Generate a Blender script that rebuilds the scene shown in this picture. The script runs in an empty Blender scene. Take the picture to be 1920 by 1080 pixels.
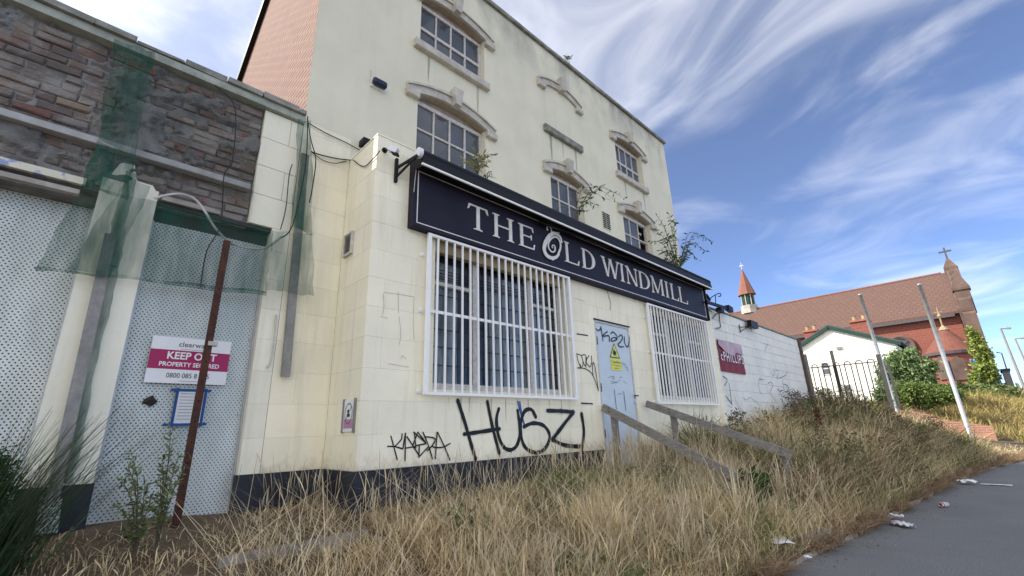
import bpy, math, random
import numpy as np
from mathutils import Vector, Matrix
random.seed(7); rng = np.random.default_rng(11)
R = math.radians
scene = bpy.context.scene
COL = scene.collection

# ------------------------------------------------------------------ camera
FPX, YAW, PITCH, ROLL = 849.0, 0.77426, 0.30223, -0.0312
_f = Vector((math.sin(YAW)*math.cos(PITCH), math.cos(YAW)*math.cos(PITCH), math.sin(PITCH)))
_r = Vector((math.cos(YAW), -math.sin(YAW), 0)); _u = _r.cross(_f)
_r2 = _r*math.cos(ROLL) + _u*math.sin(ROLL); _u2 = _u*math.cos(ROLL) - _r*math.sin(ROLL)
cam = bpy.data.cameras.new('camera'); cam.sensor_width = 36; cam.lens = 36*FPX/1920
cam.clip_start = 0.05; cam.clip_end = 2000
co = bpy.data.objects.new('camera', cam); COL.objects.link(co)
co.matrix_world = Matrix(((_r2.x, _u2.x, -_f.x, 0), (_r2.y, _u2.y, -_f.y, 0), (_r2.z, _u2.z, -_f.z, 0), (0, 0, 0, 1)))
scene.camera = co

# ------------------------------------------------------------------ sky, sun, exposure
SUN_AZ, SUN_EL = R(47.5), R(42.4)        # azimuth from -X towards +Y
SKY_STRENGTH, SUN_STRENGTH, EXPOSURE = 0.15, 3.2, 1.40
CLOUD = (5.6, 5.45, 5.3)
world = bpy.data.worlds.new('World'); scene.world = world; world.use_nodes = True
nt = world.node_tree; N = nt.nodes; L = nt.links; N.clear()
def wn(t, **k):
    n = N.new(t)
    for a, b in k.items(): setattr(n, a, b)
    return n
sky = wn('ShaderNodeTexSky', sky_type='NISHITA'); sky.sun_disc = False
sky.sun_elevation = SUN_EL; sky.sun_rotation = -(math.pi/2 - SUN_AZ)
sky.air_density = 0.32; sky.dust_density = 0.2; sky.ozone_density = 3.0
tc = wn('ShaderNodeTexCoord'); sep = wn('ShaderNodeSeparateXYZ'); L.new(tc.outputs['Generated'], sep.inputs[0])
zc = wn('ShaderNodeMath', operation='MAXIMUM'); L.new(sep.outputs[2], zc.inputs[0]); zc.inputs[1].default_value = 0.0
za = wn('ShaderNodeMath', operation='ADD'); L.new(zc.outputs[0], za.inputs[0]); za.inputs[1].default_value = 0.18
dx = wn('ShaderNodeMath', operation='DIVIDE'); dy = wn('ShaderNodeMath', operation='DIVIDE')
L.new(sep.outputs[0], dx.inputs[0]); L.new(za.outputs[0], dx.inputs[1]); L.new(sep.outputs[1], dy.inputs[0]); L.new(za.outputs[0], dy.inputs[1])
cmb = wn('ShaderNodeCombineXYZ'); L.new(dx.outputs[0], cmb.inputs[0]); L.new(dy.outputs[0], cmb.inputs[1])
def wmath(op, x_, y_=None):
    q_ = wn('ShaderNodeMath', operation=op)
    for i_, v_ in enumerate((x_, y_)):
        if v_ is None: continue
        if isinstance(v_, (int, float)): q_.inputs[i_].default_value = v_
        else: L.new(v_, q_.inputs[i_])
    return q_.outputs[0]
def wnoise(scale, stretch, detail, rough, dist, rot=0.0, loc=(0, 0, 0)):
    m_ = wn('ShaderNodeMapping'); m_.inputs['Scale'].default_value = stretch; m_.inputs['Rotation'].default_value = (0, 0, rot); m_.inputs['Location'].default_value = loc; L.new(cmb.outputs[0], m_.inputs[0])
    n_ = wn('ShaderNodeTexNoise'); n_.inputs['Scale'].default_value = scale; n_.inputs['Detail'].default_value = detail; n_.inputs['Roughness'].default_value = rough; n_.inputs['Distortion'].default_value = dist
    L.new(m_.outputs[0], n_.inputs['Vector']); return n_.outputs['Fac']
def wstep(v_, a_, b_, lo_=0.0, hi_=1.0):
    r_ = wn('ShaderNodeMapRange'); r_.interpolation_type = 'SMOOTHSTEP'; r_.inputs['From Min'].default_value = a_; r_.inputs['From Max'].default_value = b_; r_.inputs['To Min'].default_value = lo_; r_.inputs['To Max'].default_value = hi_; L.new(v_, r_.inputs['Value']); return r_.outputs[0]
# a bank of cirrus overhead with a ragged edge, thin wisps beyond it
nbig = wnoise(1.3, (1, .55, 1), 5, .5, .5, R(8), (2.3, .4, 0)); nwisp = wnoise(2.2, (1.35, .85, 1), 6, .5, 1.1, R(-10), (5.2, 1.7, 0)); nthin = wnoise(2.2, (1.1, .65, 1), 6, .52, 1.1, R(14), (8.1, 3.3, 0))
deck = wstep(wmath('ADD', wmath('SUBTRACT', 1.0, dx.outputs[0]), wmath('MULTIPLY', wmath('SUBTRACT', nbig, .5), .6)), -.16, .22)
fill_veil = wstep(wmath('SUBTRACT', 1.0, dx.outputs[0]), .3, 2.2, 0.0, .40)          # cloud thickened away from the edge, mostly out of view, to brighten the front
deckfac = wmath('MULTIPLY', deck, wmath('ADD', fill_veil, wstep(nwisp, .34, .68, .08, .40)))
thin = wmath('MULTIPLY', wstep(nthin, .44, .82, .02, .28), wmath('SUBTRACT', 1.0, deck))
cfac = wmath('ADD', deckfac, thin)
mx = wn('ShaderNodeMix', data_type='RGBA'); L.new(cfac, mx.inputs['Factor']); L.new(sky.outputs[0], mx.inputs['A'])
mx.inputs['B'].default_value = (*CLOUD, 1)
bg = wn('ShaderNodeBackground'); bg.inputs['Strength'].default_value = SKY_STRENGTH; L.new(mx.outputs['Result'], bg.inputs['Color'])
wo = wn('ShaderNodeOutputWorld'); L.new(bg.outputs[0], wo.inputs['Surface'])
sun = bpy.data.lights.new('sun', 'SUN'); sun.energy = SUN_STRENGTH; sun.angle = R(0.53); sun.color = (1.0, 0.94, 0.84)
so = bpy.data.objects.new('sun', sun); COL.objects.link(so)
sd = Vector((-math.cos(SUN_AZ)*math.cos(SUN_EL), math.sin(SUN_AZ)*math.cos(SUN_EL), math.sin(SUN_EL)))
so.rotation_euler = sd.to_track_quat('Z', 'Y').to_euler(); so.location = (-10, 10, 30)
vs = scene.view_settings; vs.view_transform = 'Standard'; vs.look = 'None'; vs.exposure = EXPOSURE; vs.gamma = 1; vs.use_curve_mapping = False
scene.cycles.max_bounces = 6; scene.cycles.transparent_max_bounces = 12

# ------------------------------------------------------------------ helpers
def ray(px, py):
    return _r2*((px-960)/FPX) + _u2*((540-py)/FPX) + _f
def at(px, py, axis, v):          # a measured point of the photograph on a known real plane
    d = ray(px, py); k = v/d['XYZ'.index(axis)]
    return d*k
class MB:
    def __init__(s): s.v = []; s.f = []; s.m = []
    def add(s, vs, fs, m=0):
        b = len(s.v); s.v += [tuple(p) for p in vs]; s.f += [tuple(b+i for i in q) for q in fs]; s.m += [m]*len(fs); return s
    def quad(s, a, b, c, d, m=0): return s.add((a, b, c, d), ((0, 1, 2, 3),), m)
    def poly(s, pts, m=0): return s.add(pts, (tuple(range(len(pts))),), m)
    def box(s, x0, x1, y0, y1, z0, z1, m=0, jit=0):
        p = [(x, y, z) for z in (z0, z1) for y in (y0, y1) for x in (x0, x1)]
        if jit: p = [tuple(c+random.uniform(-jit, jit) for c in q) for q in p]
        return s.add(p, ((0, 2, 3, 1), (4, 5, 7, 6), (0, 1, 5, 4), (2, 6, 7, 3), (0, 4, 6, 2), (1, 3, 7, 5)), m)
    def cbox(s, x0, x1, y0, y1, z0, z1, c=0.003, m=0):   # front (-Y) face chamfered
        c = min(c, (x1-x0)*.3, (z1-z0)*.3)
        p = [(x0, y1, z0), (x1, y1, z0), (x1, y1, z1), (x0, y1, z1), (x0, y0+c, z0), (x1, y0+c, z0), (x1, y0+c, z1), (x0, y0+c, z1),
             (x0+c, y0, z0+c), (x1-c, y0, z0+c), (x1-c, y0, z1-c), (x0+c, y0, z1-c)]
        return s.add(p, ((0, 3, 2, 1), (0, 1, 5, 4), (1, 2, 6, 5), (2, 3, 7, 6), (3, 0, 4, 7), (4, 5, 9, 8), (5, 6, 10, 9), (6, 7, 11, 10), (7, 4, 8, 11), (8, 9, 10, 11)), m)
    def prism(s, pts, d, m=0):
        n = len(pts); d = Vector(d); q = [Vector(p) for p in pts]
        fs = [tuple(range(n)), tuple(reversed(range(n, 2*n)))] + [(i, i+n, (i+1) % n+n, (i+1) % n) for i in range(n)]
        return s.add([tuple(p) for p in q] + [tuple(p+d) for p in q], fs, m)
    def beam(s, a, b, w, h, up=(0, 0, 1), m=0):
        a = Vector(a); b = Vector(b); t = (b-a).normalized(); sd_ = t.cross(Vector(up)).normalized(); u = sd_.cross(t)
        p = [a+sd_*i*w/2+u*j*h/2 for i, j in ((-1, -1), (1, -1), (1, 1), (-1, 1))]
        return s.prism(p, b-a, m)
    def tube(s, path, r, n=8, m=0, caps=True):
        P = [Vector(p) for p in path]; rr = r if hasattr(r, '__len__') else [r]*len(P); vs = []; up = Vector((0.13, 0.2, 0.97)).normalized()
        for i, p in enumerate(P):
            t = (P[min(i+1, len(P)-1)]-P[max(i-1, 0)]).normalized()
            a = t.cross(up)
            if a.length < 1e-3: a = t.cross(Vector((1, 0, 0)))
            a.normalize(); b = t.cross(a)
            vs += [tuple(p+(a*math.cos(k*2*math.pi/n)+b*math.sin(k*2*math.pi/n))*rr[i]) for k in range(n)]
        fs = [(i*n+k, i*n+(k+1) % n, (i+1)*n+(k+1) % n, (i+1)*n+k) for i in range(len(P)-1) for k in range(n)]
        if caps: fs += [tuple(range(n)), tuple(reversed(range((len(P)-1)*n, len(P)*n)))]
        return s.add(vs, fs, m)
    def lathe(s, c, prof, n=16, m=0, sq=None):
        vs = [(c[0]+r*math.cos((k+.5)*2*math.pi/n), c[1]+r*math.sin((k+.5)*2*math.pi/n), c[2]+z) for r, z in prof for k in range(n)]
        fs = [(i*n+k, i*n+(k+1) % n, (i+1)*n+(k+1) % n, (i+1)*n+k) for i in range(len(prof)-1) for k in range(n)]
        return s.add(vs, fs, m)
    def build(s, name, mats, parent=None, smooth=False):
        me = bpy.data.meshes.new(name); me.from_pydata(s.v, [], s.f)
        if not isinstance(mats, (list, tuple)): mats = [mats]
        for q in mats: me.materials.append(q)
        me.polygons.foreach_set('material_index', s.m)
        if smooth: me.polygons.foreach_set('use_smooth', [True]*len(me.polygons))
        me.update(); o = bpy.data.objects.new(name, me); COL.objects.link(o)
        if parent: attach(o, parent)
        return o
def attach(o, p):
    o.parent = p
    if p.type == 'EMPTY': o.matrix_parent_inverse = Matrix.Translation(-p.location)
def tag(o, label=None, cat=None, group=None, kind=None):
    if label: o['label'] = label
    if cat: o['category'] = cat
    if group: o['group'] = group
    if kind: o['kind'] = kind
    return o
def thing(name, loc, label, cat, group=None):
    o = bpy.data.objects.new(name, None); o.location = loc; o.empty_display_size = .1; COL.objects.link(o)
    return tag(o, label, cat, group)

def mat(name, col, rough=.8, var=.12, scale=4, bump=0, bscale=60, col2=None, spec=.3, metal=0, stretch=(1, 1, 1), rnd=0, lo=.35, hi=.65):
    m = bpy.data.materials.new(name); m.use_nodes = True; t = m.node_tree; n = t.nodes; l = t.links; b = n['Principled BSDF']
    b.inputs['Roughness'].default_value = rough; b.inputs['Specular IOR Level'].default_value = spec; b.inputs['Metallic'].default_value = metal
    geo = n.new('ShaderNodeNewGeometry'); mp_ = n.new('ShaderNodeMapping'); l.new(geo.outputs['Position'], mp_.inputs[0]); mp_.inputs['Scale'].default_value = stretch
    nz = n.new('ShaderNodeTexNoise'); nz.inputs['Scale'].default_value = scale; nz.inputs['Detail'].default_value = 6; nz.inputs['Roughness'].default_value = .62
    l.new(mp_.outputs[0], nz.inputs['Vector'])
    mr = n.new('ShaderNodeMapRange'); mr.inputs['From Min'].default_value = lo; mr.inputs['From Max'].default_value = hi; l.new(nz.outputs['Fac'], mr.inputs['Value'])
    mixn = n.new('ShaderNodeMix'); mixn.data_type = 'RGBA'; l.new(mr.outputs[0], mixn.inputs['Factor'])
    c2 = col2 or tuple(c*(1-2*var) for c in col)
    mixn.inputs['A'].default_value = (*col, 1); mixn.inputs['B'].default_value = (*c2, 1); out = mixn.outputs['Result']
    if rnd:
        oi = n.new('ShaderNodeObjectInfo'); hv = n.new('ShaderNodeHueSaturation'); mm = n.new('ShaderNodeMapRange'); mm.inputs['To Min'].default_value = 1-rnd; mm.inputs['To Max'].default_value = 1+rnd
        l.new(oi.outputs['Random'], mm.inputs['Value']); l.new(mm.outputs[0], hv.inputs['Value']); l.new(out, hv.inputs['Color']); out = hv.outputs['Color']
    l.new(out, b.inputs['Base Color'])
    if bump:
        nb = n.new('ShaderNodeTexNoise'); nb.inputs['Scale'].default_value = bscale; nb.inputs['Detail'].default_value = 5; l.new(mp_.outputs[0], nb.inputs['Vector'])
        bn = n.new('ShaderNodeBump'); bn.inputs['Strength'].default_value = bump; bn.inputs['Distance'].default_value = .01; l.new(nb.outputs['Fac'], bn.inputs['Height']); l.new(bn.outputs[0], b.inputs['Normal'])
    m['out'] = 0
    return m
def nodes(m): return m.node_tree.nodes, m.node_tree.links, m.node_tree.nodes['Principled BSDF']

def cream(name, col, dirt, streak=.5, zstain=None, splash=None):
    m = mat(name, col, .75, scale=1.3, col2=tuple(c*.9 for c in col), bump=.25, bscale=55)
    n, l, b = nodes(m); src = b.inputs['Base Color'].links[0].from_socket
    geo = n.new('ShaderNodeNewGeometry'); mp_ = n.new('ShaderNodeMapping'); mp_.inputs['Scale'].default_value = (7, 7, .55); l.new(geo.outputs['Position'], mp_.inputs[0])
    nz = n.new('ShaderNodeTexNoise'); nz.inputs['Scale'].default_value = 1; nz.inputs['Detail'].default_value = 7; nz.inputs['Roughness'].default_value = .65; l.new(mp_.outputs[0], nz.inputs['Vector'])
    mr = n.new('ShaderNodeMapRange'); mr.inputs['From Min'].default_value = .50; mr.inputs['From Max'].default_value = .80; mr.inputs['To Max'].default_value = streak; l.new(nz.outputs['Fac'], mr.inputs['Value'])
    fac = mr.outputs[0]
    if zstain:                     # black weathering runs below the coping
        sp = n.new('ShaderNodeSeparateXYZ'); l.new(geo.outputs['Position'], sp.inputs[0])
        zr = n.new('ShaderNodeMapRange'); zr.inputs['From Min'].default_value = zstain[0]; zr.inputs['From Max'].default_value = zstain[1]; l.new(sp.outputs[2], zr.inputs['Value'])
        n5 = n.new('ShaderNodeTexNoise'); n5.inputs['Scale'].default_value = 1.6; n5.inputs['Detail'].default_value = 6; m5 = n.new('ShaderNodeMapping'); m5.inputs['Scale'].default_value = (1.6, 1, .9); l.new(geo.outputs['Position'], m5.inputs[0]); l.new(m5.outputs[0], n5.inputs['Vector'])
        r5 = n.new('ShaderNodeMapRange'); r5.inputs['From Min'].default_value = .38; r5.inputs['From Max'].default_value = .72; l.new(n5.outputs['Fac'], r5.inputs['Value'])
        mu = n.new('ShaderNodeMath'); mu.operation = 'MULTIPLY'; l.new(zr.outputs[0], mu.inputs[0]); l.new(r5.outputs[0], mu.inputs[1])
        ma = n.new('ShaderNodeMath'); ma.operation = 'MAXIMUM'; l.new(mu.outputs[0], ma.inputs[0]); l.new(fac, ma.inputs[1]); fac = ma.outputs[0]
    if splash:                     # mud splashed up above the plinth
        sp2 = n.new('ShaderNodeSeparateXYZ'); l.new(geo.outputs['Position'], sp2.inputs[0]); n6 = n.new('ShaderNodeTexNoise'); n6.inputs['Scale'].default_value = 7; n6.inputs['Detail'].default_value = 8; n6.inputs['Roughness'].default_value = .7; l.new(geo.outputs['Position'], n6.inputs['Vector'])
        z6 = n.new('ShaderNodeMapRange'); z6.inputs['From Min'].default_value = splash[1]; z6.inputs['From Max'].default_value = splash[0]; z6.inputs['To Min'].default_value = -.45; z6.inputs['To Max'].default_value = .12; z6.clamp = True; l.new(sp2.outputs[2], z6.inputs['Value'])
        a6 = n.new('ShaderNodeMath'); a6.operation = 'ADD'; l.new(z6.outputs[0], a6.inputs[0]); l.new(n6.outputs['Fac'], a6.inputs[1]); r6 = n.new('ShaderNodeMapRange'); r6.inputs['From Min'].default_value = .48; r6.inputs['From Max'].default_value = .75; r6.inputs['To Max'].default_value = .7; l.new(a6.outputs[0], r6.inputs['Value'])
        m6 = n.new('ShaderNodeMath'); m6.operation = 'MAXIMUM'; l.new(r6.outputs[0], m6.inputs[0]); l.new(fac, m6.inputs[1]); fac = m6.outputs[0]
    mx_ = n.new('ShaderNodeMix'); mx_.data_type = 'RGBA'; l.new(fac, mx_.inputs['Factor']); l.new(src, mx_.inputs['A']); mx_.inputs['B'].default_value = (*dirt, 1)
    # small chips and flaked spots
    n3 = n.new('ShaderNodeTexNoise'); n3.inputs['Scale'].default_value = 9; n3.inputs['Detail'].default_value = 8; n3.inputs['Roughness'].default_value = .7; l.new(geo.outputs['Position'], n3.inputs['Vector'])
    r3 = n.new('ShaderNodeMapRange'); r3.inputs['From Min'].default_value = .70; r3.inputs['From Max'].default_value = .76; r3.inputs['To Max'].default_value = .5; l.new(n3.outputs['Fac'], r3.inputs['Value'])
    m3 = n.new('ShaderNodeMix'); m3.data_type = 'RGBA'; l.new(r3.outputs[0], m3.inputs['Factor']); l.new(mx_.outputs['Result'], m3.inputs['A']); m3.inputs['B'].default_value = (.42, .38, .3, 1)
    oi = n.new('ShaderNodeObjectInfo'); hv = n.new('ShaderNodeHueSaturation'); mm = n.new('ShaderNodeMapRange'); mm.inputs['To Min'].default_value = .955; mm.inputs['To Max'].default_value = 1.03; l.new(oi.outputs['Random'], mm.inputs['Value']); l.new(mm.outputs[0], hv.inputs['Value']); l.new(m3.outputs['Result'], hv.inputs['Color'])
    l.new(hv.outputs['Color'], b.inputs['Base Color']); return m

M = {}
M['cream'] = cream('cream_paint', (.91, .855, .66), (.52, .46, .34), .5, None, (-.31, .15))
M['cream_up'] = cream('weathered_cream_paint', (.72, .69, .535), (.30, .30, .26), .14, (6.1, 7.5))
M['cream_left'] = cream('greenish_cream_paint', (.84, .81, .66), (.45, .44, .36), .35)
M['white_wall'] = cream('white_block_paint', (.80, .80, .74), (.5, .49, .44), .35)
M['plinth'] = mat('black_plinth_paint', (.012, .014, .02), .55, scale=3, col2=(.035, .04, .055), bump=.3)
M['stone'] = mat('painted_stone', (.56, .53, .46), .85, scale=8, col2=(.40, .375, .33), bump=.3)
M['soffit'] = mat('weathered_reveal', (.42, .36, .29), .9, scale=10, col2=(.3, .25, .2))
M['coping'] = mat('mossy_coping', (.30, .30, .27), .9, scale=6, col2=(.14, .15, .12), bump=.5)
M['frame'] = mat('white_window_paint', (.62, .60, .57), .6, scale=20, col2=(.45, .42, .38))
M['navy'] = mat('navy_sign_paint', (.014, .012, .024), .55, scale=2, col2=(.019, .017, .03), spec=.18)
M['black'] = mat('black_metal', (.009, .009, .011), .5, spec=.2)
M['letter'] = mat('cream_lettering', (.74, .71, .66), .5, scale=15, col2=(.62, .59, .55))
M['bar'] = mat('white_bar_paint', (.86, .855, .83), .45, scale=30, col2=(.66, .60, .52), spec=.4, lo=.62, hi=.8)
M['door'] = mat('pale_blue_door_paint', (.58, .66, .71), .5, scale=2, col2=(.50, .58, .63), spec=.3)
M['spray'] = mat('black_spray_paint', (.008, .008, .009), .5, var=.2)
M['spray_thin'] = mat('faded_grey_marker', (.16, .18, .2), .6)
M['spray_blue'] = mat('blue_spray_paint', (.05, .11, .36), .6)
M['timber'] = mat('weathered_grey_timber', (.30, .285, .26), .9, scale=9, col2=(.17, .155, .135), bump=.6, bscale=40, stretch=(8, 1, 8))
M['grey_batten'] = mat('grey_painted_timber', (.30, .29, .275), .8, scale=12, col2=(.20, .195, .18), bump=.3)
M['rust'] = mat('rusty_steel', (.045, .022, .018), .85, scale=14, col2=(.09, .035, .02), bump=.5)
M['galv'] = mat('galvanised_steel', (.52, .53, .54), .45, scale=10, col2=(.40, .41, .42), metal=.6, spec=.5)
M['white'] = mat('white_plastic', (.78, .79, .80), .4, var=.04)
M['magenta'] = mat('magenta_print', (.36, .015, .10), .45, var=.05)
M['ink'] = mat('dark_ink', (.02, .02, .025), .5)
M['tape'] = mat('blue_tape', (.015, .08, .26), .6, var=.1)
M['paper'] = mat('printed_paper', (.66, .68, .70), .8, scale=8, var=.05)
M['yellow'] = mat('yellow_print', (.74, .72, .10), .5, var=.04)
M['maroon'] = mat('maroon_banner_print', (.20, .010, .016), .5, scale=2.2, col2=(.27, .04, .05), lo=.55, hi=.7, spec=.15)
M['banner_pale'] = mat('pale_banner_print', (.54, .42, .45), .5, scale=3, col2=(.40, .24, .27))
M['pink'] = mat('pink_print', (.55, .25, .42), .5)
M['dark'] = mat('dark_interior', (.16, .16, .165), .9)
M['curtain'] = mat('grey_curtain', (.74, .73, .70), .9, scale=2.2, col2=(.30, .30, .30), stretch=(4, 1, .6))
M['lead'] = mat('lead_came', (.03, .03, .035), .5)
M['asphalt'] = mat('asphalt_path', (.17, .172, .172), .85, scale=1.2, col2=(.145, .147, .147), bump=.5, bscale=160)
_n, _l, _b = nodes(M['asphalt']); _g = _n.new('ShaderNodeNewGeometry'); _v = _n.new('ShaderNodeTexNoise'); _v.inputs['Scale'].default_value = 70; _v.inputs['Detail'].default_value = 3; _l.new(_g.outputs['Position'], _v.inputs['Vector']); _h = _n.new('ShaderNodeHueSaturation'); _r1 = _n.new('ShaderNodeMapRange'); _r1.inputs['From Min'].default_value = .3; _r1.inputs['From Max'].default_value = .7; _r1.inputs['To Min'].default_value = .72; _r1.inputs['To Max'].default_value = 1.28; _l.new(_v.outputs['Fac'], _r1.inputs['Value']); _l.new(_r1.outputs[0], _h.inputs['Value']); _l.new(_b.inputs['Base Color'].links[0].from_socket, _h.inputs['Color']); _l.new(_h.outputs[0], _b.inputs['Base Color'])
M['kerb'] = mat('concrete_edging', (.42, .40, .36), .9, scale=8, col2=(.3, .28, .25), bump=.4)
M['concrete'] = mat('weathered_concrete', (.36, .33, .29), .9, scale=7, col2=(.22, .2, .17), bump=.6)
M['slate'] = mat('slate', (.09, .09, .10), .8, scale=10)
M['redbrick_far'] = mat('far_red_brick', (.36, .125, .085), .9, scale=3, col2=(.27, .095, .065))
M['cable_pale'] = mat('pale_cable', (.55, .55, .52), .5)
M['cable'] = mat('black_cable', (.02, .02, .02), .6)
M['house_white'] = mat('white_render', (.82, .82, .74), .8, scale=2, var=.03)
M['green_paint'] = mat('dark_green_paint', (.014, .05, .035), .5)
M['gold'] = mat('pale_stone_finial', (.34, .26, .16), .7)

def glassmat(name, col, rough=.06):
    m = mat(name, col, rough, scale=1.5, var=.2, spec=.6); n, l, b = nodes(m); b.inputs['IOR'].default_value = 1.5
    return m
M['glass'] = glassmat('window_glass', (.085, .098, .115))
def seeglass(name):
    m = bpy.data.materials.new(name); m.use_nodes = True; n = m.node_tree.nodes; l = m.node_tree.links; n.remove(n['Principled BSDF'])
    tr = n.new('ShaderNodeBsdfTransparent'); tr.inputs[0].default_value = (.8, .84, .86, 1); gl = n.new('ShaderNodeBsdfGlossy'); gl.inputs['Roughness'].default_value = .08
    fr = n.new('ShaderNodeFresnel'); fr.inputs[0].default_value = 1.28; ms = n.new('ShaderNodeMixShader'); l.new(fr.outputs[0], ms.inputs[0]); l.new(tr.outputs[0], ms.inputs[1]); l.new(gl.outputs[0], ms.inputs[2]); l.new(ms.outputs[0], n['Material Output'].inputs['Surface']); return m
M['glass_low'] = seeglass('leaded_glass')
def brickmat(name, c1, c2, mortar, bw, bh, ax):
    m = mat(name, c1, .9, scale=3); n, l, b = nodes(m)
    geo = n.new('ShaderNodeNewGeometry'); sp = n.new('ShaderNodeSeparateXYZ'); l.new(geo.outputs['Position'], sp.inputs[0])
    cb = n.new('ShaderNodeCombineXYZ'); l.new(sp.outputs[ax], cb.inputs[0]); l.new(sp.outputs[2], cb.inputs[1])
    bt = n.new('ShaderNodeTexBrick'); bt.inputs['Scale'].default_value = 1; bt.inputs['Brick Width'].default_value = bw; bt.inputs['Row Height'].default_value = bh; bt.inputs['Mortar Size'].default_value = .012*bh/.075
    bt.inputs['Color1'].default_value = (*c1, 1); bt.inputs['Color2'].default_value = (*c2, 1); bt.inputs['Mortar'].default_value = (*mortar, 1); bt.inputs['Bias'].default_value = -.1
    l.new(cb.outputs[0], bt.inputs['Vector'])
    nz = n.new('ShaderNodeTexNoise'); nz.inputs['Scale'].default_value = 1.4; nz.inputs['Detail'].default_value = 8; l.new(geo.outputs['Position'], nz.inputs['Vector'])
    mr = n.new('ShaderNodeMapRange'); mr.inputs['From Min'].default_value = .45; mr.inputs['From Max'].default_value = .75; mr.inputs['To Max'].default_value = .6; l.new(nz.outputs['Fac'], mr.inputs['Value'])
    mx_ = n.new('ShaderNodeMix'); mx_.data_type = 'RGBA'; l.new(mr.outputs[0], mx_.inputs['Factor']); l.new(bt.outputs['Color'], mx_.inputs['A']); mx_.inputs['B'].default_value = (*[.6*a+.4*q for a, q in zip(c2, mortar)], 1)
    l.new(mx_.outputs['Result'], b.inputs['Base Color'])
    bp = n.new('ShaderNodeBump'); bp.inputs['Strength'].default_value = .8; bp.inputs['Distance'].default_value = .012; bp.invert = True; l.new(bt.outputs['Fac'], bp.inputs['Height']); l.new(bp.outputs[0], b.inputs['Normal'])
    return m
M['gable_brick'] = brickmat('orange_gable_brick', (.165, .07, .046), (.115, .045, .03), (.25, .175, .135), .225, .075, 1)
M['church_brick'] = brickmat('church_red_brick', (.24, .075, .052), (.21, .065, .045), (.22, .10, .075), .5, .25, 1)
M['low_brick'] = brickmat('low_wall_red_brick', (.40, .15, .10), (.32, .12, .085), (.36, .28, .22), .225, .075, 1)
M['tile'] = brickmat('clay_roof_tile', (.125, .075, .06), (.11, .064, .05), (.10, .058, .046), .5, .35, 1)

def rough_brick():
    m = mat('spalled_brick', (.2, .17, .15), .95, scale=22, bump=1.0, bscale=38); n, l, b = nodes(m)
    oi = n.new('ShaderNodeObjectInfo'); cr = n.new('ShaderNodeValToRGB'); cr.color_ramp.interpolation = 'CONSTANT'
    el = cr.color_ramp.elements; pal = [(0, (.12, .10, .09)), (.16, (.18, .145, .115)), (.34, (.21, .16, .12)), (.50, (.155, .115, .09)), (.64, (.25, .225, .195)), (.80, (.18, .115, .09)), (.94, (.20, .085, .062))]
    for i, (p, c) in enumerate(pal):
        e = el[i] if i < 2 else el.new(p); e.position = p; e.color = (*c, 1)
    l.new(oi.outputs['Random'], cr.inputs[0])
    geo = n.new('ShaderNodeNewGeometry'); nz = n.new('ShaderNodeTexNoise'); nz.inputs['Scale'].default_value = 3.2; nz.inputs['Detail'].default_value = 9; nz.inputs['Roughness'].default_value = .7; nz.inputs['Distortion'].default_value = .8; l.new(geo.outputs['Position'], nz.inputs['Vector'])
    mr = n.new('ShaderNodeMapRange'); mr.inputs['From Min'].default_value = .47; mr.inputs['From Max'].default_value = .62; mr.inputs['To Max'].default_value = .8; l.new(nz.outputs['Fac'], mr.inputs['Value'])
    mx_ = n.new('ShaderNodeMix'); mx_.data_type = 'RGBA'; l.new(mr.outputs[0], mx_.inputs['Factor']); l.new(cr.outputs[0], mx_.inputs['A']); mx_.inputs['B'].default_value = (.27, .26, .245, 1)
    n2_ = n.new('ShaderNodeTexNoise'); n2_.inputs['Scale'].default_value = 2.1; n2_.inputs['Detail'].default_value = 7; l.new(geo.outputs['Position'], n2_.inputs['Vector'])
    m2 = n.new('ShaderNodeMapRange'); m2.inputs['From Min'].default_value = .50; m2.inputs['From Max'].default_value = .68; m2.inputs['To Max'].default_value = .75; l.new(n2_.outputs['Fac'], m2.inputs['Value'])
    m3 = n.new('ShaderNodeMix'); m3.data_type = 'RGBA'; l.new(m2.outputs[0], m3.inputs['Factor']); l.new(mx_.outputs['Result'], m3.inputs['A']); m3.inputs['B'].default_value = (.085, .08, .08, 1)
    l.new(m3.outputs['Result'], b.inputs['Base Color']); return m
M['spalled'] = rough_brick()
M['mortar'] = mat('crumbling_mortar', (.10, .098, .092), .95, scale=4, col2=(.25, .245, .23), bump=1, bscale=45)

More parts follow.
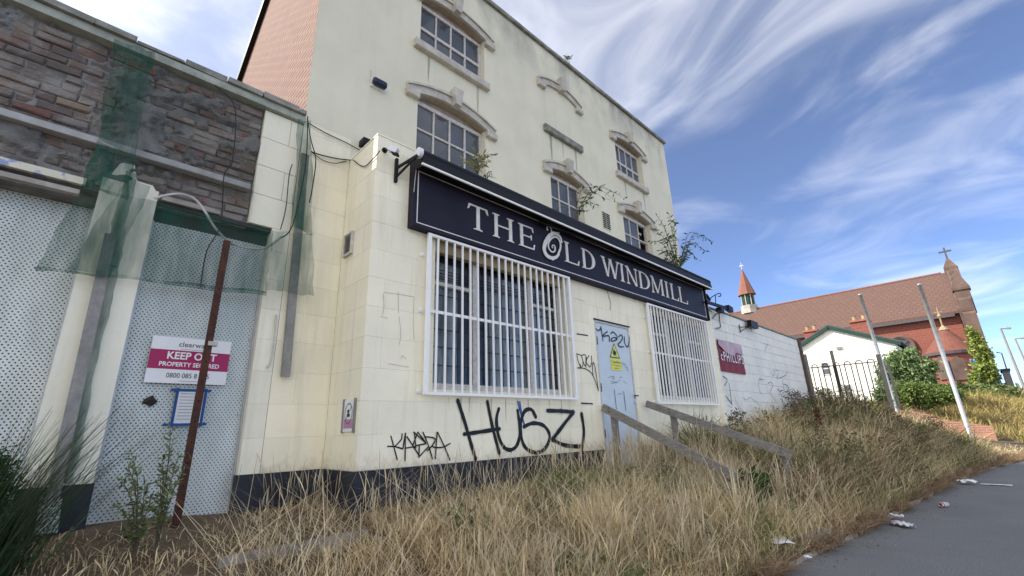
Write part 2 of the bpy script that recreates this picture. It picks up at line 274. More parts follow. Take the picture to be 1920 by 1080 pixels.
def perforated():
    m = mat('perforated_steel', (.60, .64, .61), .45, scale=1.6, col2=(.42, .46, .43), stretch=(2.5, 2.5, .7), metal=.25, spec=.5); n, l, b = nodes(m)
    geo = n.new('ShaderNodeNewGeometry'); sp = n.new('ShaderNodeSeparateXYZ'); l.new(geo.outputs['Position'], sp.inputs[0])
    def mth(op, a, bb=None):
        q = n.new('ShaderNodeMath'); q.operation = op
        for i, s_ in enumerate((a, bb)):
            if s_ is None: continue
            if isinstance(s_, (int, float)): q.inputs[i].default_value = s_
            else: l.new(s_, q.inputs[i])
        return q.outputs[0]
    PX, PZ = .031, .021
    row = mth('DIVIDE', sp.outputs[2], PZ); ri = mth('FLOOR', row); rf = mth('SUBTRACT', mth('SUBTRACT', row, ri), .5)
    off = mth('MULTIPLY', mth('MODULO', mth('ADD', ri, 1000), 2), .5)
    cx = mth('ADD', mth('DIVIDE', sp.outputs[0], PX), off); cf = mth('SUBTRACT', mth('SUBTRACT', cx, mth('FLOOR', cx)), .5)
    dx_ = mth('MULTIPLY', cf, PX); dz_ = mth('MULTIPLY', rf, PZ)
    d2 = mth('ADD', mth('MULTIPLY', dx_, dx_), mth('MULTIPLY', dz_, dz_)); hole = mth('LESS_THAN', d2, .0056**2)
    tr = n.new('ShaderNodeBsdfTransparent'); ms = n.new('ShaderNodeMixShader'); l.new(hole, ms.inputs[0]); l.new(b.outputs[0], ms.inputs[1]); l.new(tr.outputs[0], ms.inputs[2])
    l.new(ms.outputs[0], n['Material Output'].inputs['Surface']); return m
M['perf'] = perforated()

def netmat(name, col, cover):
    m = mat(name, col, .8, var=.2, scale=5); n, l, b = nodes(m)
    tl = n.new('ShaderNodeBsdfTranslucent'); tl.inputs[0].default_value = (*col, 1); a0 = n.new('ShaderNodeMixShader'); a0.inputs[0].default_value = .4; l.new(b.outputs[0], a0.inputs[1]); l.new(tl.outputs[0], a0.inputs[2])
    tr = n.new('ShaderNodeBsdfTransparent'); ms = n.new('ShaderNodeMixShader')
    geo = n.new('ShaderNodeNewGeometry'); mp_ = n.new('ShaderNodeMapping'); mp_.inputs['Scale'].default_value = (9, 9, 1.6); l.new(geo.outputs['Position'], mp_.inputs[0])
    nz = n.new('ShaderNodeTexNoise'); nz.inputs['Scale'].default_value = 1.5; nz.inputs['Detail'].default_value = 6; l.new(mp_.outputs[0], nz.inputs['Vector'])
    mr = n.new('ShaderNodeMapRange'); mr.inputs['From Min'].default_value = .3; mr.inputs['From Max'].default_value = .7; mr.inputs['To Min'].default_value = cover*.45; mr.inputs['To Max'].default_value = min(.95, cover*1.55); l.new(nz.outputs['Fac'], mr.inputs['Value'])
    wv = n.new('ShaderNodeTexWave'); wv.inputs['Scale'].default_value = 40; wv.bands_direction = 'Z'; l.new(geo.outputs['Position'], wv.inputs['Vector'])
    w2 = n.new('ShaderNodeMapRange'); w2.inputs['To Min'].default_value = .8; w2.inputs['To Max'].default_value = 1.15; l.new(wv.outputs['Fac'], w2.inputs['Value']); mu = n.new('ShaderNodeMath'); mu.operation = 'MULTIPLY'; l.new(mr.outputs[0], mu.inputs[0]); l.new(w2.outputs[0], mu.inputs[1])
    l.new(mu.outputs[0], ms.inputs[0])
    l.new(tr.outputs[0], ms.inputs[1]); l.new(a0.outputs[0], ms.inputs[2]); l.new(ms.outputs[0], n['Material Output'].inputs['Surface']); return m
M['water_stain'] = netmat('sooty_water_stain', (.13, .13, .11), .25)
M['net'] = netmat('green_debris_net', (.012, .12, .08), .36)
M['net_double'] = netmat('doubled_green_net', (.012, .115, .075), .52)

def leafmat(name, rough=.7, trans=.25):
    m = bpy.data.materials.new(name); m.use_nodes = True; n, l, b = nodes(m)
    at_ = n.new('ShaderNodeAttribute'); at_.attribute_name = 'tint'; l.new(at_.outputs['Color'], b.inputs['Base Color']); b.inputs['Roughness'].default_value = rough; b.inputs['Specular IOR Level'].default_value = .2
    tl = n.new('ShaderNodeBsdfTranslucent'); l.new(at_.outputs['Color'], tl.inputs[0]); ms = n.new('ShaderNodeMixShader'); ms.inputs[0].default_value = trans
    l.new(b.outputs[0], ms.inputs[1]); l.new(tl.outputs[0], ms.inputs[2]); l.new(ms.outputs[0], n['Material Output'].inputs['Surface']); return m
M['leaf'] = leafmat('leaf_blades'); M['straw'] = leafmat('dry_straw', .75, .32)
M['bark'] = mat('bark', (.12, .09, .065), .9, scale=10, bump=.5)

# ------------------------------------------------------------------ terrain
def edge(X): return np.interp(X, [-40, -6, 0, 4.84, 6.2, 12.3, 14.8, 19, 23, 30, 60, 150], [4.0, 2.2, 1.9, 1.55, 1.38, .9, .6, -.13, -1.0, -3.2, -14, -60])
def sm(x, a, b):
    t = np.clip((x-a)/(b-a), 0, 1); return t*t*(3-2*t)
def height(X, Y):
    X = np.asarray(X, float); Y = np.asarray(Y, float); e = edge(X)
    yw = np.where(X < 1.94, 4.7, 4.0); zw = np.interp(X, [-40, 1, 3, 10, 17, 25, 30, 60, 150], [-.62, -.6, -.64, -.44, .25, .38, .5, 3.2, 4])
    t = np.clip((Y-e)/np.maximum(yw-e, .5), 0, 1); h = -1.2+(zw+1.2)*np.power(t, .85)
    h += .95*sm(X, 22, 30)*np.exp(-((Y-.3)/2.4)**2)*sm(t, 0, .35)*(1-sm(X, 40, 55))
    h -= .38*np.exp(-((X-20.6)/1.5)**2)*np.exp(-((Y-1.3)/1.5)**2)*sm(t, 0, .15)
    h += np.where(t > 0, .035*np.sin(X*3.1+1.3*Y)*np.sin(Y*4.3-X), 0)*sm(t, .0, .15)
    return h
gx = np.concatenate([[-150, -60, -25, -12], np.arange(-7, 34, .28), np.arange(34, 70, 2), [80, 110, 160, 300]])
def ys(): return np.concatenate([[-220, -100, -40, -15], [-9, -6], np.arange(-4.5, 8, .2), [9, 11, 14, 18, 24, 35, 60, 120, 300]])
gy = ys(); GX, GY = np.meshgrid(gx, gy); GZ = height(GX, GY)-np.where(GY < edge(GX)+.21, .05, 0)
mb = MB(); nx_, ny_ = len(gx), len(gy)
mb.add(np.stack([GX.ravel(), GY.ravel(), GZ.ravel()], 1).tolist(), [(j*nx_+i, j*nx_+i+1, (j+1)*nx_+i+1, (j+1)*nx_+i) for j in range(ny_-1) for i in range(nx_-1)])
M['ground'] = mat('dry_earth', (.14, .105, .07), .95, scale=3.5, col2=(.08, .06, .04), bump=.8, bscale=30)
tag(mb.build('ground', M['ground'], smooth=True), 'dry earth bank sloping up from the tarmac path to the pub', kind='structure')
mb = MB(); xs = np.arange(-14, 60, .5)
for i in range(len(xs)-1):
    a, b = xs[i], xs[i+1]; mb.quad((a, edge(a)-3.4, -1.2), (b, edge(b)-3.4, -1.2), (b, edge(b), -1.2), (a, edge(a), -1.2))
tag(mb.build('tarmac_path', M['asphalt']), 'smooth grey tarmac path running beside the overgrown bank', kind='structure')
edging = thing('path_edging', (5, 1.5, -1.2), 'pale concrete edging stones half buried along the tarmac path', 'edging')
x = -3.0
while x < 30:
    b = x+.9; ea, eb = edge(x+.006), edge(b-.006); zt = -1.184+random.uniform(-.006, .008)
    q = MB(); q.prism([(x+.006, ea, -1.3), (b-.006, eb, -1.3), (b-.006, eb+.055, -1.3), (x+.006, ea+.055, -1.3)], (0, 0, 1.3+zt)); q.build('edging_stone', M['kerb'], edging); x = b

# ------------------------------------------------------------------ main pub building
YB = 4.7; XL, XR, ZP = 1.38, 10.6, 7.37
pub = thing('pub_building', (6, 6.5, -.5), 'three-storey cream rendered pub building with brick gable side', 'building')
HOOD = {}
def arc(xa, xb, zl, rise):
    xm, hw = (xa+xb)/2, (xb-xa)/2
    return lambda x_: zl+rise*(1-((x_-xm)/hw)**2)
cols = [(2.84, 4.10, [(3.42, 4.54, .18), (5.53, 6.38, .17)]), (5.67, 6.63, [(3.42, 4.48, .16)]), (8.05, 9.20, [(3.42, 4.45, .16), (5.45, 6.30, .17)])]
HW = .19
wall = MB(); xs_ = [XL]
RV = .15
for xa, xb, ops in cols:
    wall.quad((xs_[-1], YB, -1.2), (xa, YB, -1.2), (xa, YB, ZP), (xs_[-1], YB, ZP)); xs_.append(xb); z = -1.2
    for zb, zl, ri in ops:
        wall.quad((xa, YB, z), (xb, YB, z), (xb, YB, zb), (xa, YB, zb)); f_ = arc(xa-HW, xb+HW, zl, ri); n_ = 12
        X_ = [xa+(xb-xa)*i/n_ for i in range(n_+1)]; ztop = zl+ri+.3
        for i in range(n_):
            p, q = X_[i], X_[i+1]
            wall.quad((p, YB, f_(p)), (q, YB, f_(q)), (q, YB, ztop), (p, YB, ztop))
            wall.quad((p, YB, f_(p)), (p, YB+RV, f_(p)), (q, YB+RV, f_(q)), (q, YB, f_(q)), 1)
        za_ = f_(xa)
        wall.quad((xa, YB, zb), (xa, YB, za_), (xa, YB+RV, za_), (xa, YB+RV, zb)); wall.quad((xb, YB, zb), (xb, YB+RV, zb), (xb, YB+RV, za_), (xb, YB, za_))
        wall.quad((xa, YB, zb), (xa, YB+RV, zb), (xb, YB+RV, zb), (xb, YB, zb)); z = ztop
    wall.quad((xa, YB, z), (xb, YB, z), (xb, YB, ZP), (xa, YB, ZP))
wall.quad((xs_[-1], YB, -1.2), (XR, YB, -1.2), (XR, YB, ZP), (xs_[-1], YB, ZP))
wall.quad((XR, YB, -1.2), (XR, 9.2, -1.2), (XR, 9.2, ZP), (XR, YB, ZP))
wall.poly([(XR, 5.1, ZP), (XR, 9.1, ZP-.6), (XR, 9.1, 6.7), (XR, 6.1, 8.85)])
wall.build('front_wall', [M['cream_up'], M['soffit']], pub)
# brick gable side with sloping verge
g = MB(); gp = [(XL, YB+.004, -1.2), (XL, YB+.004, ZP-.01), (XL, 5.2, ZP+.1), (XL, 6.1, 8.88), (XL, 9.1, 6.78), (XL, 9.2, -1.2)]
g.prism(gp, (.25, 0, 0))
g.build('gable_wall', M['gable_brick'], pub)
rv = MB(); rv.beam((XL-.03, 6.1, 8.93), (XL-.03, 9.16, 6.79), .1, .16); rv.beam((XL-.03, 5.15, 7.44), (XL-.03, 6.1, 8.95), .1, .14); rv.build('verge_board', M['black'], pub)
rg = MB(); rg.tube([(XL-.22, 9.2, 6.74), (XR, 9.2, 6.74)], .07); rg.build('rear_gutter', M['black'], pub)
rf = MB(); rf.prism([(XL+.26, 5.1, 7.3), (XL+.26, 6.1, 8.9), (XL+.26, 9.15, 6.78), (XL+.26, 9.15, 6.7), (XL+.26, 6.1, 8.8), (XL+.26, 5.1, 7.2)], (XR-XL-.3, 0, 0)); rf.build('roof', M['slate'], pub)
bw = MB(); bw.box(XL+.25, XR-.01, 9.05, 9.2, -1.2, 6.8); bw.build('rear_wall', M['gable_brick'], pub)
# coping stones
cx = XL-.02
while cx < XR:
    w_ = min(.92, XR+.04-cx); c_ = MB(); d_ = random.uniform(-.012, .012)
    c_.box(cx+.004, cx+w_-.004, YB-.055+d_*.5, YB+.26, ZP+.001, ZP+.075+d_, jit=.004); c_.build('coping_stone', M['coping'], pub); cx += w_
# corner bead strip down the left edge, cream flank band
for xa, xb, ops in cols:
    for zb, zl, ri in ops:
        up_ = zb > 5
        fy = YB+RV
        fw = MB(); f_ = arc(xa-HW, xb+HW, zl, ri); zt = f_(xa)-.02
        s_ = .05
        fw.box(xa+.002, xa+s_, fy-.06, fy, zb+.002, zt); fw.box(xb-s_, xb-.002, fy-.06, fy, zb+.002, zt)
        fw.box(xa+s_+.001, xb-s_-.001, fy-.06, fy, zt-.06, zt); fw.box(xa+s_+.001, xb-s_-.001, fy-.06, fy, zb+.002, zb+.07)
        win = fw.build('window', M['frame'], pub)
        ah = MB()
        n_ = 10
        for i in range(n_):
            p, q = xa+(xb-xa)*i/n_, xa+(xb-xa)*(i+1)/n_
            ah.quad((p, fy-.03, zt+.001), (q, fy-.03, zt+.001), (q, fy-.03, f_(q)), (p, fy-.03, f_(p)))
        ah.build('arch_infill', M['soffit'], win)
        ncol = 4 if xa < 5 or up_ else 3
        if 5 < xa < 7: ncol = 3
        xin0, xin1, zi0, zi1 = xa+s_, xb-s_, zb+.07, zt-.06
        zm = zi0+(zi1-zi0)*(.50 if up_ else .0)
        if up_: rows = [zi0, 5.95 if xa < 5 else 5.86, zi1]
        else:
            rows = [zi0, zl-.80, zl-.41, zi1]
        for r_ in range(len(rows)-1):
            for c_ in range(ncol):
                p0 = xin0+(xin1-xin0)*c_/ncol; p1 = xin0+(xin1-xin0)*(c_+1)/ncol
                if xa > 8 and not up_ and c_ == ncol-1 and r_ > 0: continue
                gl = MB(); t1, t2 = random.uniform(-.004, .004), random.uniform(-.004, .004)
                gl.prism([(p0+.006, fy-.035+t1, rows[r_]+.006), (p1-.006, fy-.035-t1, rows[r_]+.006), (p1-.006, fy-.035+t2, rows[r_+1]-.006), (p0+.006, fy-.035-t2, rows[r_+1]-.006)], (0, .005, 0)); gl.build('pane', M['glass'], win)
        for c_ in range(1, ncol):
            p0 = xin0+(xin1-xin0)*c_/ncol; gb = MB(); gb.box(p0-.014, p0+.014, fy-.055, fy-.005, zi0+.001, zi1-.001); gb.build('glazing_bar', M['frame'], win)
        for r_ in range(1, len(rows)-1):
            gb = MB(); hh = .026 if (up_ and r_ == 1) else .014; gb.box(xin0+.001, xin1-.001, fy-.058, fy-.003, rows[r_]-hh, rows[r_]+hh); gb.build('meeting_rail' if up_ else 'glazing_bar', M['frame'], win)
        bk = MB(); bk.quad((xa-.3, fy+.5, zb-.3), (xb+.3, fy+.5, zb-.3), (xb+.3, fy+.5, zt+.3), (xa-.3, fy+.5, zt+.3)); bk.build('dark_room', M['dark'], win)
        bl = MB(); bl.quad((xin0, fy+.06, zi1-.13), (xin1, fy+.06, zi1-.16), (xin1, fy+.06, zi1-.10), (xin0, fy+.06, zi1-.07)); bl.build('pelmet', M['curtain'], win)
        si = MB(); si.cbox(xa-.11, xb+.06, YB-.085, YB-.001, zb-.135, zb-.002, .012); si.build('sill', M['stone'], pub)
def hood(xa, xb, zl, ri):
    h = MB(); a, b = xa-HW, xb+HW; f_ = arc(a, b, zl, ri); n_ = 16
    for i in range(n_):
        p, q = a+(b-a)*i/n_, a+(b-a)*(i+1)/n_
        h.prism([(p, YB-.042, f_(p)), (q, YB-.042, f_(q)), (q, YB-.042, f_(q)+.12), (p, YB-.042, f_(p)+.12)], (0, .041, 0))
        h.prism([(p, YB-.07, f_(p)+.122), (q, YB-.07, f_(q)+.122), (q, YB-.055, f_(q)+.172), (p, YB-.055, f_(p)+.172)], (0, .054, 0))
    o = h.build('hood_mould', M['stone'], pub)
    for x0, x1 in ((a-.02, xa-.001), (xb+.001, b+.02)):
        e = MB(); e.cbox(x0, x1, YB-.075, YB-.001, zl-.045, zl+.055+(.05 if 0 else 0), .01); e.build('label_stop', M['stone'], o)
    xm = (a+b)/2; k = MB(); z0 = zl+ri-.02; k.prism([(xm-.055, YB-.13, z0), (xm+.055, YB-.13, z0), (xm+.085, YB-.14, z0+.28), (xm-.085, YB-.14, z0+.28)], (0, .125, 0)); k.build('keystone', M['stone'], o)
for xa, xb, ops in cols:
    for zb, zl, ri in ops: hood(xa, xb, zl, ri)
hood(5.64, 6.60, 6.35, .17)
si = MB(); si.cbox(5.55, 6.69, YB-.075, YB-.001, 5.33, 5.47, .012); tag(si.build('sill', M['coping'], pub), 'blackened sill of the blind window')
pl = MB(); pl.quad((5.64, YB-.002, 5.47), (6.6, YB-.002, 5.47), (6.6, YB-.002, 6.36), (5.64, YB-.002, 6.36)); pl.build('blind_panel', M['cream_up'], pub)
lv = MB()
lv.box(7.22, 7.50, YB-.012, YB-.001, 3.84, 4.22)
lv = lv.build('louvre_vent', M['cream_up'], pub)
for i in range(8):
    z = 3.86+i*.045
    for xa in (7.235, 7.37):
        s_ = MB(); s_.box(xa, xa+.115, YB-.02, YB-.0125, z, z+.026); s_.build('slat', M['black'], lv)
# repainted lower band on the pub's left corner (block joints show)
def block_field(name, parent, material, x0, x1, z0, z1, openings, yf, L_, H_, thick=.012, axis='X', jitter=.0004, joint=.0012, off=0):
    r_ = 0; z = z0
    while z < z1-.01:
        zt = min(z+H_, z1); xx = x0-(L_/2 if (r_+off) % 2 else 0)-.13
        while xx < x1:
            spans = [(max(xx, x0), min(xx+L_, x1), z, zt)]
            for (oa, ob, oz0, oz1) in openings:
                nx = []
                for (a, b, c, d) in spans:
                    if b <= oa or a >= ob or d <= oz0 or c >= oz1: nx.append((a, b, c, d)); continue
                    if a < oa: nx.append((a, oa, c, d))
                    if b > ob: nx.append((ob, b, c, d))
                    a2, b2 = max(a, oa), min(b, ob)
                    if c < oz0: nx.append((a2, b2, c, oz0))
                    if d > oz1: nx.append((a2, b2, oz1, d))
                spans = nx
            for (a, b, c, d) in spans:
                if b-a < .03 or d-c < .02: continue
                jy = random.uniform(-jitter, jitter); k = MB()
                k.cbox(a+joint/2, b-joint/2, yf+jy, yf+thick, c+joint/2, d-joint/2, min(.003, joint))
                if axis == 'Y': k.v = [(p[1], -p[0], p[2]) for p in k.v]      # faces -X
                k.build(name, material, parent)
            xx += L_
        z = zt; r_ += 1

# ------------------------------------------------------------------ single-storey extension
YE = 4.0; XE0, XE1, ZE = 1.94, 10.12, 3.12
ext = thing('pub_extension', (6, 4.3, -.6), 'cream painted single-storey front extension carrying the pub sign and barred windows', 'extension')
W1 = (2.72, 4.95, .42, 2.12); W2 = (7.42, 9.72, .42, 2.12); D1 = (5.655, 6.615, -.64, 1.575)
fw = MB()
def holed(mb_, x0, x1, z0, z1, ops, y, m=0):
    xs2 = sorted({x0, x1, *[o[0] for o in ops], *[o[1] for o in ops]}); zs2 = sorted({z0, z1, *[o[2] for o in ops], *[o[3] for o in ops]})
    for i in range(len(xs2)-1):
        for j in range(len(zs2)-1):
            cx_, cz_ = (xs2[i]+xs2[i+1])/2, (zs2[j]+zs2[j+1])/2
            if any(o[0] < cx_ < o[1] and o[2] < cz_ < o[3] for o in ops): continue
            mb_.quad((xs2[i], y, zs2[j]), (xs2[i+1], y, zs2[j]), (xs2[i+1], y, zs2[j+1]), (xs2[i], y, zs2[j+1]), m)
holed(fw, XE0+.006, XE1-.006, -1.1, ZE-.003, [W1, W2, D1], YE+.006)
for o_, rd in ((W1, .2), (W2, .2), (D1, .03)):
    a, b, c, d = o_
    for q in (((a, YE+.006, c), (a, YE+.006, d), (a, YE+rd, d), (a, YE+rd, c)), ((b, YE+.006, c), (b, YE+rd, c), (b, YE+rd, d), (b, YE+.006, d)), ((a, YE+.006, c), (a, YE+rd, c), (b, YE+rd, c), (b, YE+.006, c)), ((a, YE+.006, d), (b, YE+.006, d), (b, YE+rd, d), (a, YE+rd, d))): fw.quad(*q)
fw.quad((XE0+.006, YE+.006, -1.1), (XE0+.006, YE+.006, ZE-.003), (XE0+.006, YB-.001, ZE-.003), (XE0+.006, YB-.001, -1.1))
fw.quad((XE1-.006, YE+.006, -1.1), (XE1-.006, YB-.001, -1.1), (XE1-.006, YB-.001, ZE-.003), (XE1-.006, YE+.006, ZE-.003))
wext = fw.build('render_wall', M['cream'], ext)
block_field('render_block', wext, M['cream'], XE0, XE1, -.31, ZE, [W1, W2, D1], YE, .62, .3, thick=.02)
block_field('render_block', wext, M['cream'], -YB+.001, -YE-.004, -.31, ZE, [], XE0, .62, .3, thick=.02, axis='Y', off=1)
pp = MB(); pp.box(XE0-.012, D1[0]-.002, YE-.014, YE+.004, -1.15, -.312); pp.box(D1[1]+.002, XE1+.012, YE-.014, YE+.004, -1.15, -.312); pp.box(XE0-.012, XE0+.004, YE+.005, YB-.001, -1.15, -.314); pp.build('black_plinth', M['plinth'], ext)
rr = MB(); rr.box(XE0-.006, XE1+.006, YE-.006, YB-.002, ZE+.001, ZE+.018); rr.build('flat_roof', M['cream'], ext)
# leaded windows
def leaded(o_, xm, blue):
    a, b, c, d = o_; y = YE+.15; w = MB(); s_ = .045
    w.box(a+.002, a+s_, y-.05, y+.03, c+.002, d-.002); w.box(b-s_, b-.002, y-.05, y+.03, c+.002, d-.002); w.box(a+s_+.001, b-s_-.001, y-.05, y+.03, c+.002, c+s_+.03); w.box(a+s_+.001, b-s_-.001, y-.05, y+.03, d-s_, d-.002)
    o = w.build('leaded_window', M['frame'], ext)
    for m_ in xm: q = MB(); q.box(m_-.03, m_+.03, y-.055, y+.032, c+s_+.031, d-s_-.001); q.build('mullion', M['frame'], o)
    bd = [a+s_]+list(xm)+[b-s_]
    for i in range(len(bd)-1):
        l0, l1 = bd[i]+(.03 if i else 0), bd[i+1]-(.03 if i < len(bd)-2 else 0)
        zt = 1.62 if i != 1 else None
        if zt: q = MB(); q.box(l0+.001, l1-.001, y-.045, y+.02, zt-.02, zt+.02); q.build('transom', M['frame'], o)
        gl = MB(); t_ = random.uniform(-.006, .006); gl.prism([(l0, y+.005+t_, c+s_), (l1, y+.005-t_, c+s_), (l1, y+.005-t_, d-s_), (l0, y+.005+t_, d-s_)], (0, .006, 0)); gl.build('pane', M['glass_low'], o)
        ld = MB(); nv = max(3, round((l1-l0)/.2)); zz = c+s_+.03; 
        for k in range(1, nv): ld.box(l0+(l1-l0)*k/nv-.005, l0+(l1-l0)*k/nv+.005, y-.012, y-.004, zz, d-s_-.002)
        k = 1
        while zz+k*.2 < d-s_-.05: ld.box(l0, l1, y-.013, y-.003, zz+k*.2-.005, zz+k*.2+.005); k += 1
        for k in (1.72, 1.76, 1.80, 1.93): ld.box(l0, l1, y-.0135, y-.0035, k-.004, k+.004)
        tag(ld.build('lead_cames', M['lead'], o), kind='stuff')
    cb = MB(); n_ = 60
    bkk = MB(); bkk.quad((a-.2, YE+.62, c-.2), (b+.2, YE+.62, c-.2), (b+.2, YE+.62, d+.2), (a-.2, YE+.62, d+.2)); bkk.build('dark_room', M['dark'], o)
    rb = MB(); rb.box(a+.003, b-.003, YE+.012, YE+.095, d-.16, d-.004); rb.build('board_over_window', mat('bare_plywood', (.36, .29, .17), .8, scale=5, col2=(.27, .21, .12)), o)
    for i in range(5):
        x0_ = a+.1+i*(b-a-.2)/5; q = MB(); pts = [(x0_+k*.046, YE+.195+.012*math.sin(k*1.9)) for k in range(9)]
        for k in range(8): q.quad((pts[k][0], pts[k][1], c+.05), (pts[k+1][0], pts[k+1][1], c+.05), (pts[k+1][0], pts[k+1][1], d-.2), (pts[k][0], pts[k][1], d-.2))
        if i != 1: q.build('curtain', M['curtain'], o)
leaded(W1, (3.37, 4.33), False); leaded(W2, (8.15, 8.98), True)
# door
dr = MB(); a, b, c, d = D1; dr.cbox(a+.03, b-.03, YE+.005, YE+.028, c, d-.035, .006)
door = dr.build('steel_door', M['door'], ext)
df = MB(); df.box(a+.001, a+.029, YE-.004, YE+.026, c, d-.001); df.box(b-.029, b-.001, YE-.004, YE+.026, c, d-.001); df.box(a+.0295, b-.0295, YE-.004, YE+.026, d-.034, d-.001); df.build('door_frame', M['frame'], door)
dl = MB(); dl.box(a-.02, b+.02, YE-.02, YE-.0005, d+.001, d+.018); dl.build('drip_strip', M['black'], door)
hp = at(1190, 742, 'Y', YE); hd = MB(); hd.box(hp.x-.05, hp.x+.05, YE-.045, YE-.03, hp.z-.008, hp.z+.008); hd.box(hp.x-.008, hp.x+.008, YE-.03, YE+.004, hp.z-.008, hp.z+.008); hd.build('handle', M['black'], door)
kp = at(1190, 752, 'Y', YE); kh = MB(); kh.tube([(kp.x, YE+.006, kp.z-.02), (kp.x, YE-.012, kp.z-.02)], .022, 12); kh.build('lock', M['galv'], door)
for z in (1.25, .55, -.1): hg = MB(); hg.tube([(a+.03, YE-.004, z-.06), (a+.03, YE-.004, z+.06)], .009, 8); hg.build('hinge', M['black'], door)
# letters / numbers / marks helper
def text_mesh(body, size, origin, xd, zd, m, parent, name='lettering', width=None, bold=0, align='LEFT', space=1.0):
    cu = bpy.data.curves.new(name, 'FONT'); cu.body = body; cu.size = size; cu.offset = bold; cu.align_x = align; cu.resolution_u = 3; cu.space_character = space
    ob = bpy.data.objects.new(name, cu); me = bpy.data.meshes.new_from_object(ob); bpy.data.objects.remove(ob)
    xd = Vector(xd); zd = Vector(zd); o0 = Vector(origin)
    vs_ = [v.co.copy() for v in me.vertices]
    k = 1
    if width:
        w = max(v.x for v in vs_)-min(v.x for v in vs_); k = width/w
    for v, c in zip(me.vertices, vs_): v.co = o0+xd*(c.x*k)+zd*c.y
    me.materials.clear(); me.materials.append(m); o = bpy.data.objects.new(name, me); COL.objects.link(o); attach(o, parent); return o
def catmull(P, n=6):
    P = [Vector(p) for p in P]; out = []
    for i in range(len(P)-1):
        p0, p1, p2, p3 = P[max(i-1, 0)], P[i], P[i+1], P[min(i+2, len(P)-1)]
        for k in range(n):
            t = k/n; out.append(.5*((2*p1)+(p2-p0)*t+(2*p0-5*p1+4*p2-p3)*t*t+(3*p1-p0-3*p2+p3)*t**3))
    out.append(P[-1]); return out
def ribbon(mb_, P, w, nrm, m=0):
    P = [Vector(p) for p in P]; nrm = Vector(nrm); n_ = len(P); vs_ = []
    for i, p in enumerate(P):
        t = P[min(i+1, n_-1)]-P[max(i-1, 0)]; s_ = t.cross(nrm).normalized(); ww = w[i] if hasattr(w, '__len__') else w
        vs_ += [p+s_*ww/2, p-s_*ww/2]
    mb_.add(vs_, [(2*i, 2*i+1, 2*i+3, 2*i+2) for i in range(n_-1)], m)
def strokes(name, parent, plane, lists, wpx, m, label=None, conv=None, curve=True, proud=.004):
    ax, v = plane; q = MB(); k = 0
    for st in lists:
        P = [at(*(conv(*p) if conv else p), ax, v-proud-.0004*k) for p in st]
        w = wpx*P[0].dot(_f)/FPX
        P2 = catmull(P, 5) if curve and len(P) > 2 else [P[0].lerp(P[-1], i/4) for i in range(5)] if len(P) == 2 else P
        ww = [w*(.85+.3*random.random()) for _ in P2]
        nv = (0, -1, 0) if ax == 'Y' else (-1, 0, 0)
        ribbon(q, P2, ww, nv)
        for e_ in (P2[0], P2[-1]):          # rounded stroke ends
            q.poly([e_+Vector((math.cos(a_)*w*.52, -.0002, math.sin(a_)*w*.52)) if ax == 'Y' else e_+Vector((-.0002, math.cos(a_)*w*.52, math.sin(a_)*w*.52)) for a_ in [i*math.pi/4 for i in range(8)]])
        k += 1
    o = q.build(name, m, parent); tag(o, label); return o
cg = lambda x, y: (640+x/3, 720+y/3)
strokes('graffiti_tag', ext, ('Y', YE), [[(655, 92), (690, 200), (725, 320), (755, 422)], [(822, 100), (850, 240), (888, 385)], [(692, 282), (790, 268), (890, 252)],
    [(886, 140), (873, 200), (884, 290), (915, 355), (955, 370), (990, 340), (1005, 260), (992, 150)],
    [(1094, 185), (1068, 143), (1030, 155), (1010, 220), (1013, 300), (1040, 362), (1100, 386), (1150, 358), (1172, 290), (1140, 235), (1080, 220), (1028, 240)],
    [(1160, 150), (1235, 152), (1306, 158)], [(1306, 158), (1250, 230), (1188, 312)], [(1188, 312), (1260, 345), (1350, 352)], [(1352, 168), (1365, 270), (1352, 380)]], 7.2, M['spray'], 'big black sprayed lettering HUSZI low on the wall', cg)
M['overspray'] = netmat('soft_overspray', (.02, .02, .022), .10)
strokes('overspray', ext, ('Y', YE), [[(655, 92), (725, 320), (755, 422)], [(822, 100), (888, 385)], [(692, 282), (890, 252)], [(1160, 150), (1306, 158)], [(1306, 158), (1188, 312)], [(1188, 312), (1350, 352)], [(1352, 168), (1365, 270), (1352, 380)]], 11.5, M['overspray'], None, cg, proud=.0015)['kind'] = 'stuff'
for dx_ in ((757, 425, 40), (890, 388, 22), (1352, 382, 26), (1100, 390, 18), (955, 374, 16)): strokes('paint_drip', ext, ('Y', YE), [[(dx_[0], dx_[1]-10), (dx_[0]+1, dx_[1]+dx_[2])]], 1.3, M['spray'], None, cg)
ck = lambda x, y: (715+x*150/1620, 780+y*100/1080)
strokes('graffiti_tag', ext, ('Y', YE), [[(195, 410), (250, 610), (320, 880)], [(420, 365), (400, 480), (280, 610)], [(130, 615), (280, 620), (430, 665)], [(490, 350), (440, 650)], [(490, 350), (480, 900)], [(520, 420), (640, 600), (760, 790)], [(490, 650), (680, 620)], [(670, 330), (700, 640)], [(660, 330), (900, 540)], [(740, 330), (640, 590)], [(745, 330), (905, 545)], [(900, 560), (700, 600)],
    [(770, 610), (760, 830)], [(760, 830), (960, 620)], [(845, 330), (960, 610), (1035, 865)], [(900, 420), (1050, 440), (1090, 490), (1030, 600), (935, 700)], [(1130, 330), (1095, 860)], [(1140, 330), (1280, 620), (1390, 890)], [(1030, 600), (1080, 635), (1250, 630), (1395, 555)]], 2.6, M['spray'], 'small black marker tag KAERA beside the big lettering', ck)
cz = lambda x, y: (1060+x*160/1080, 640+y*160/1080)
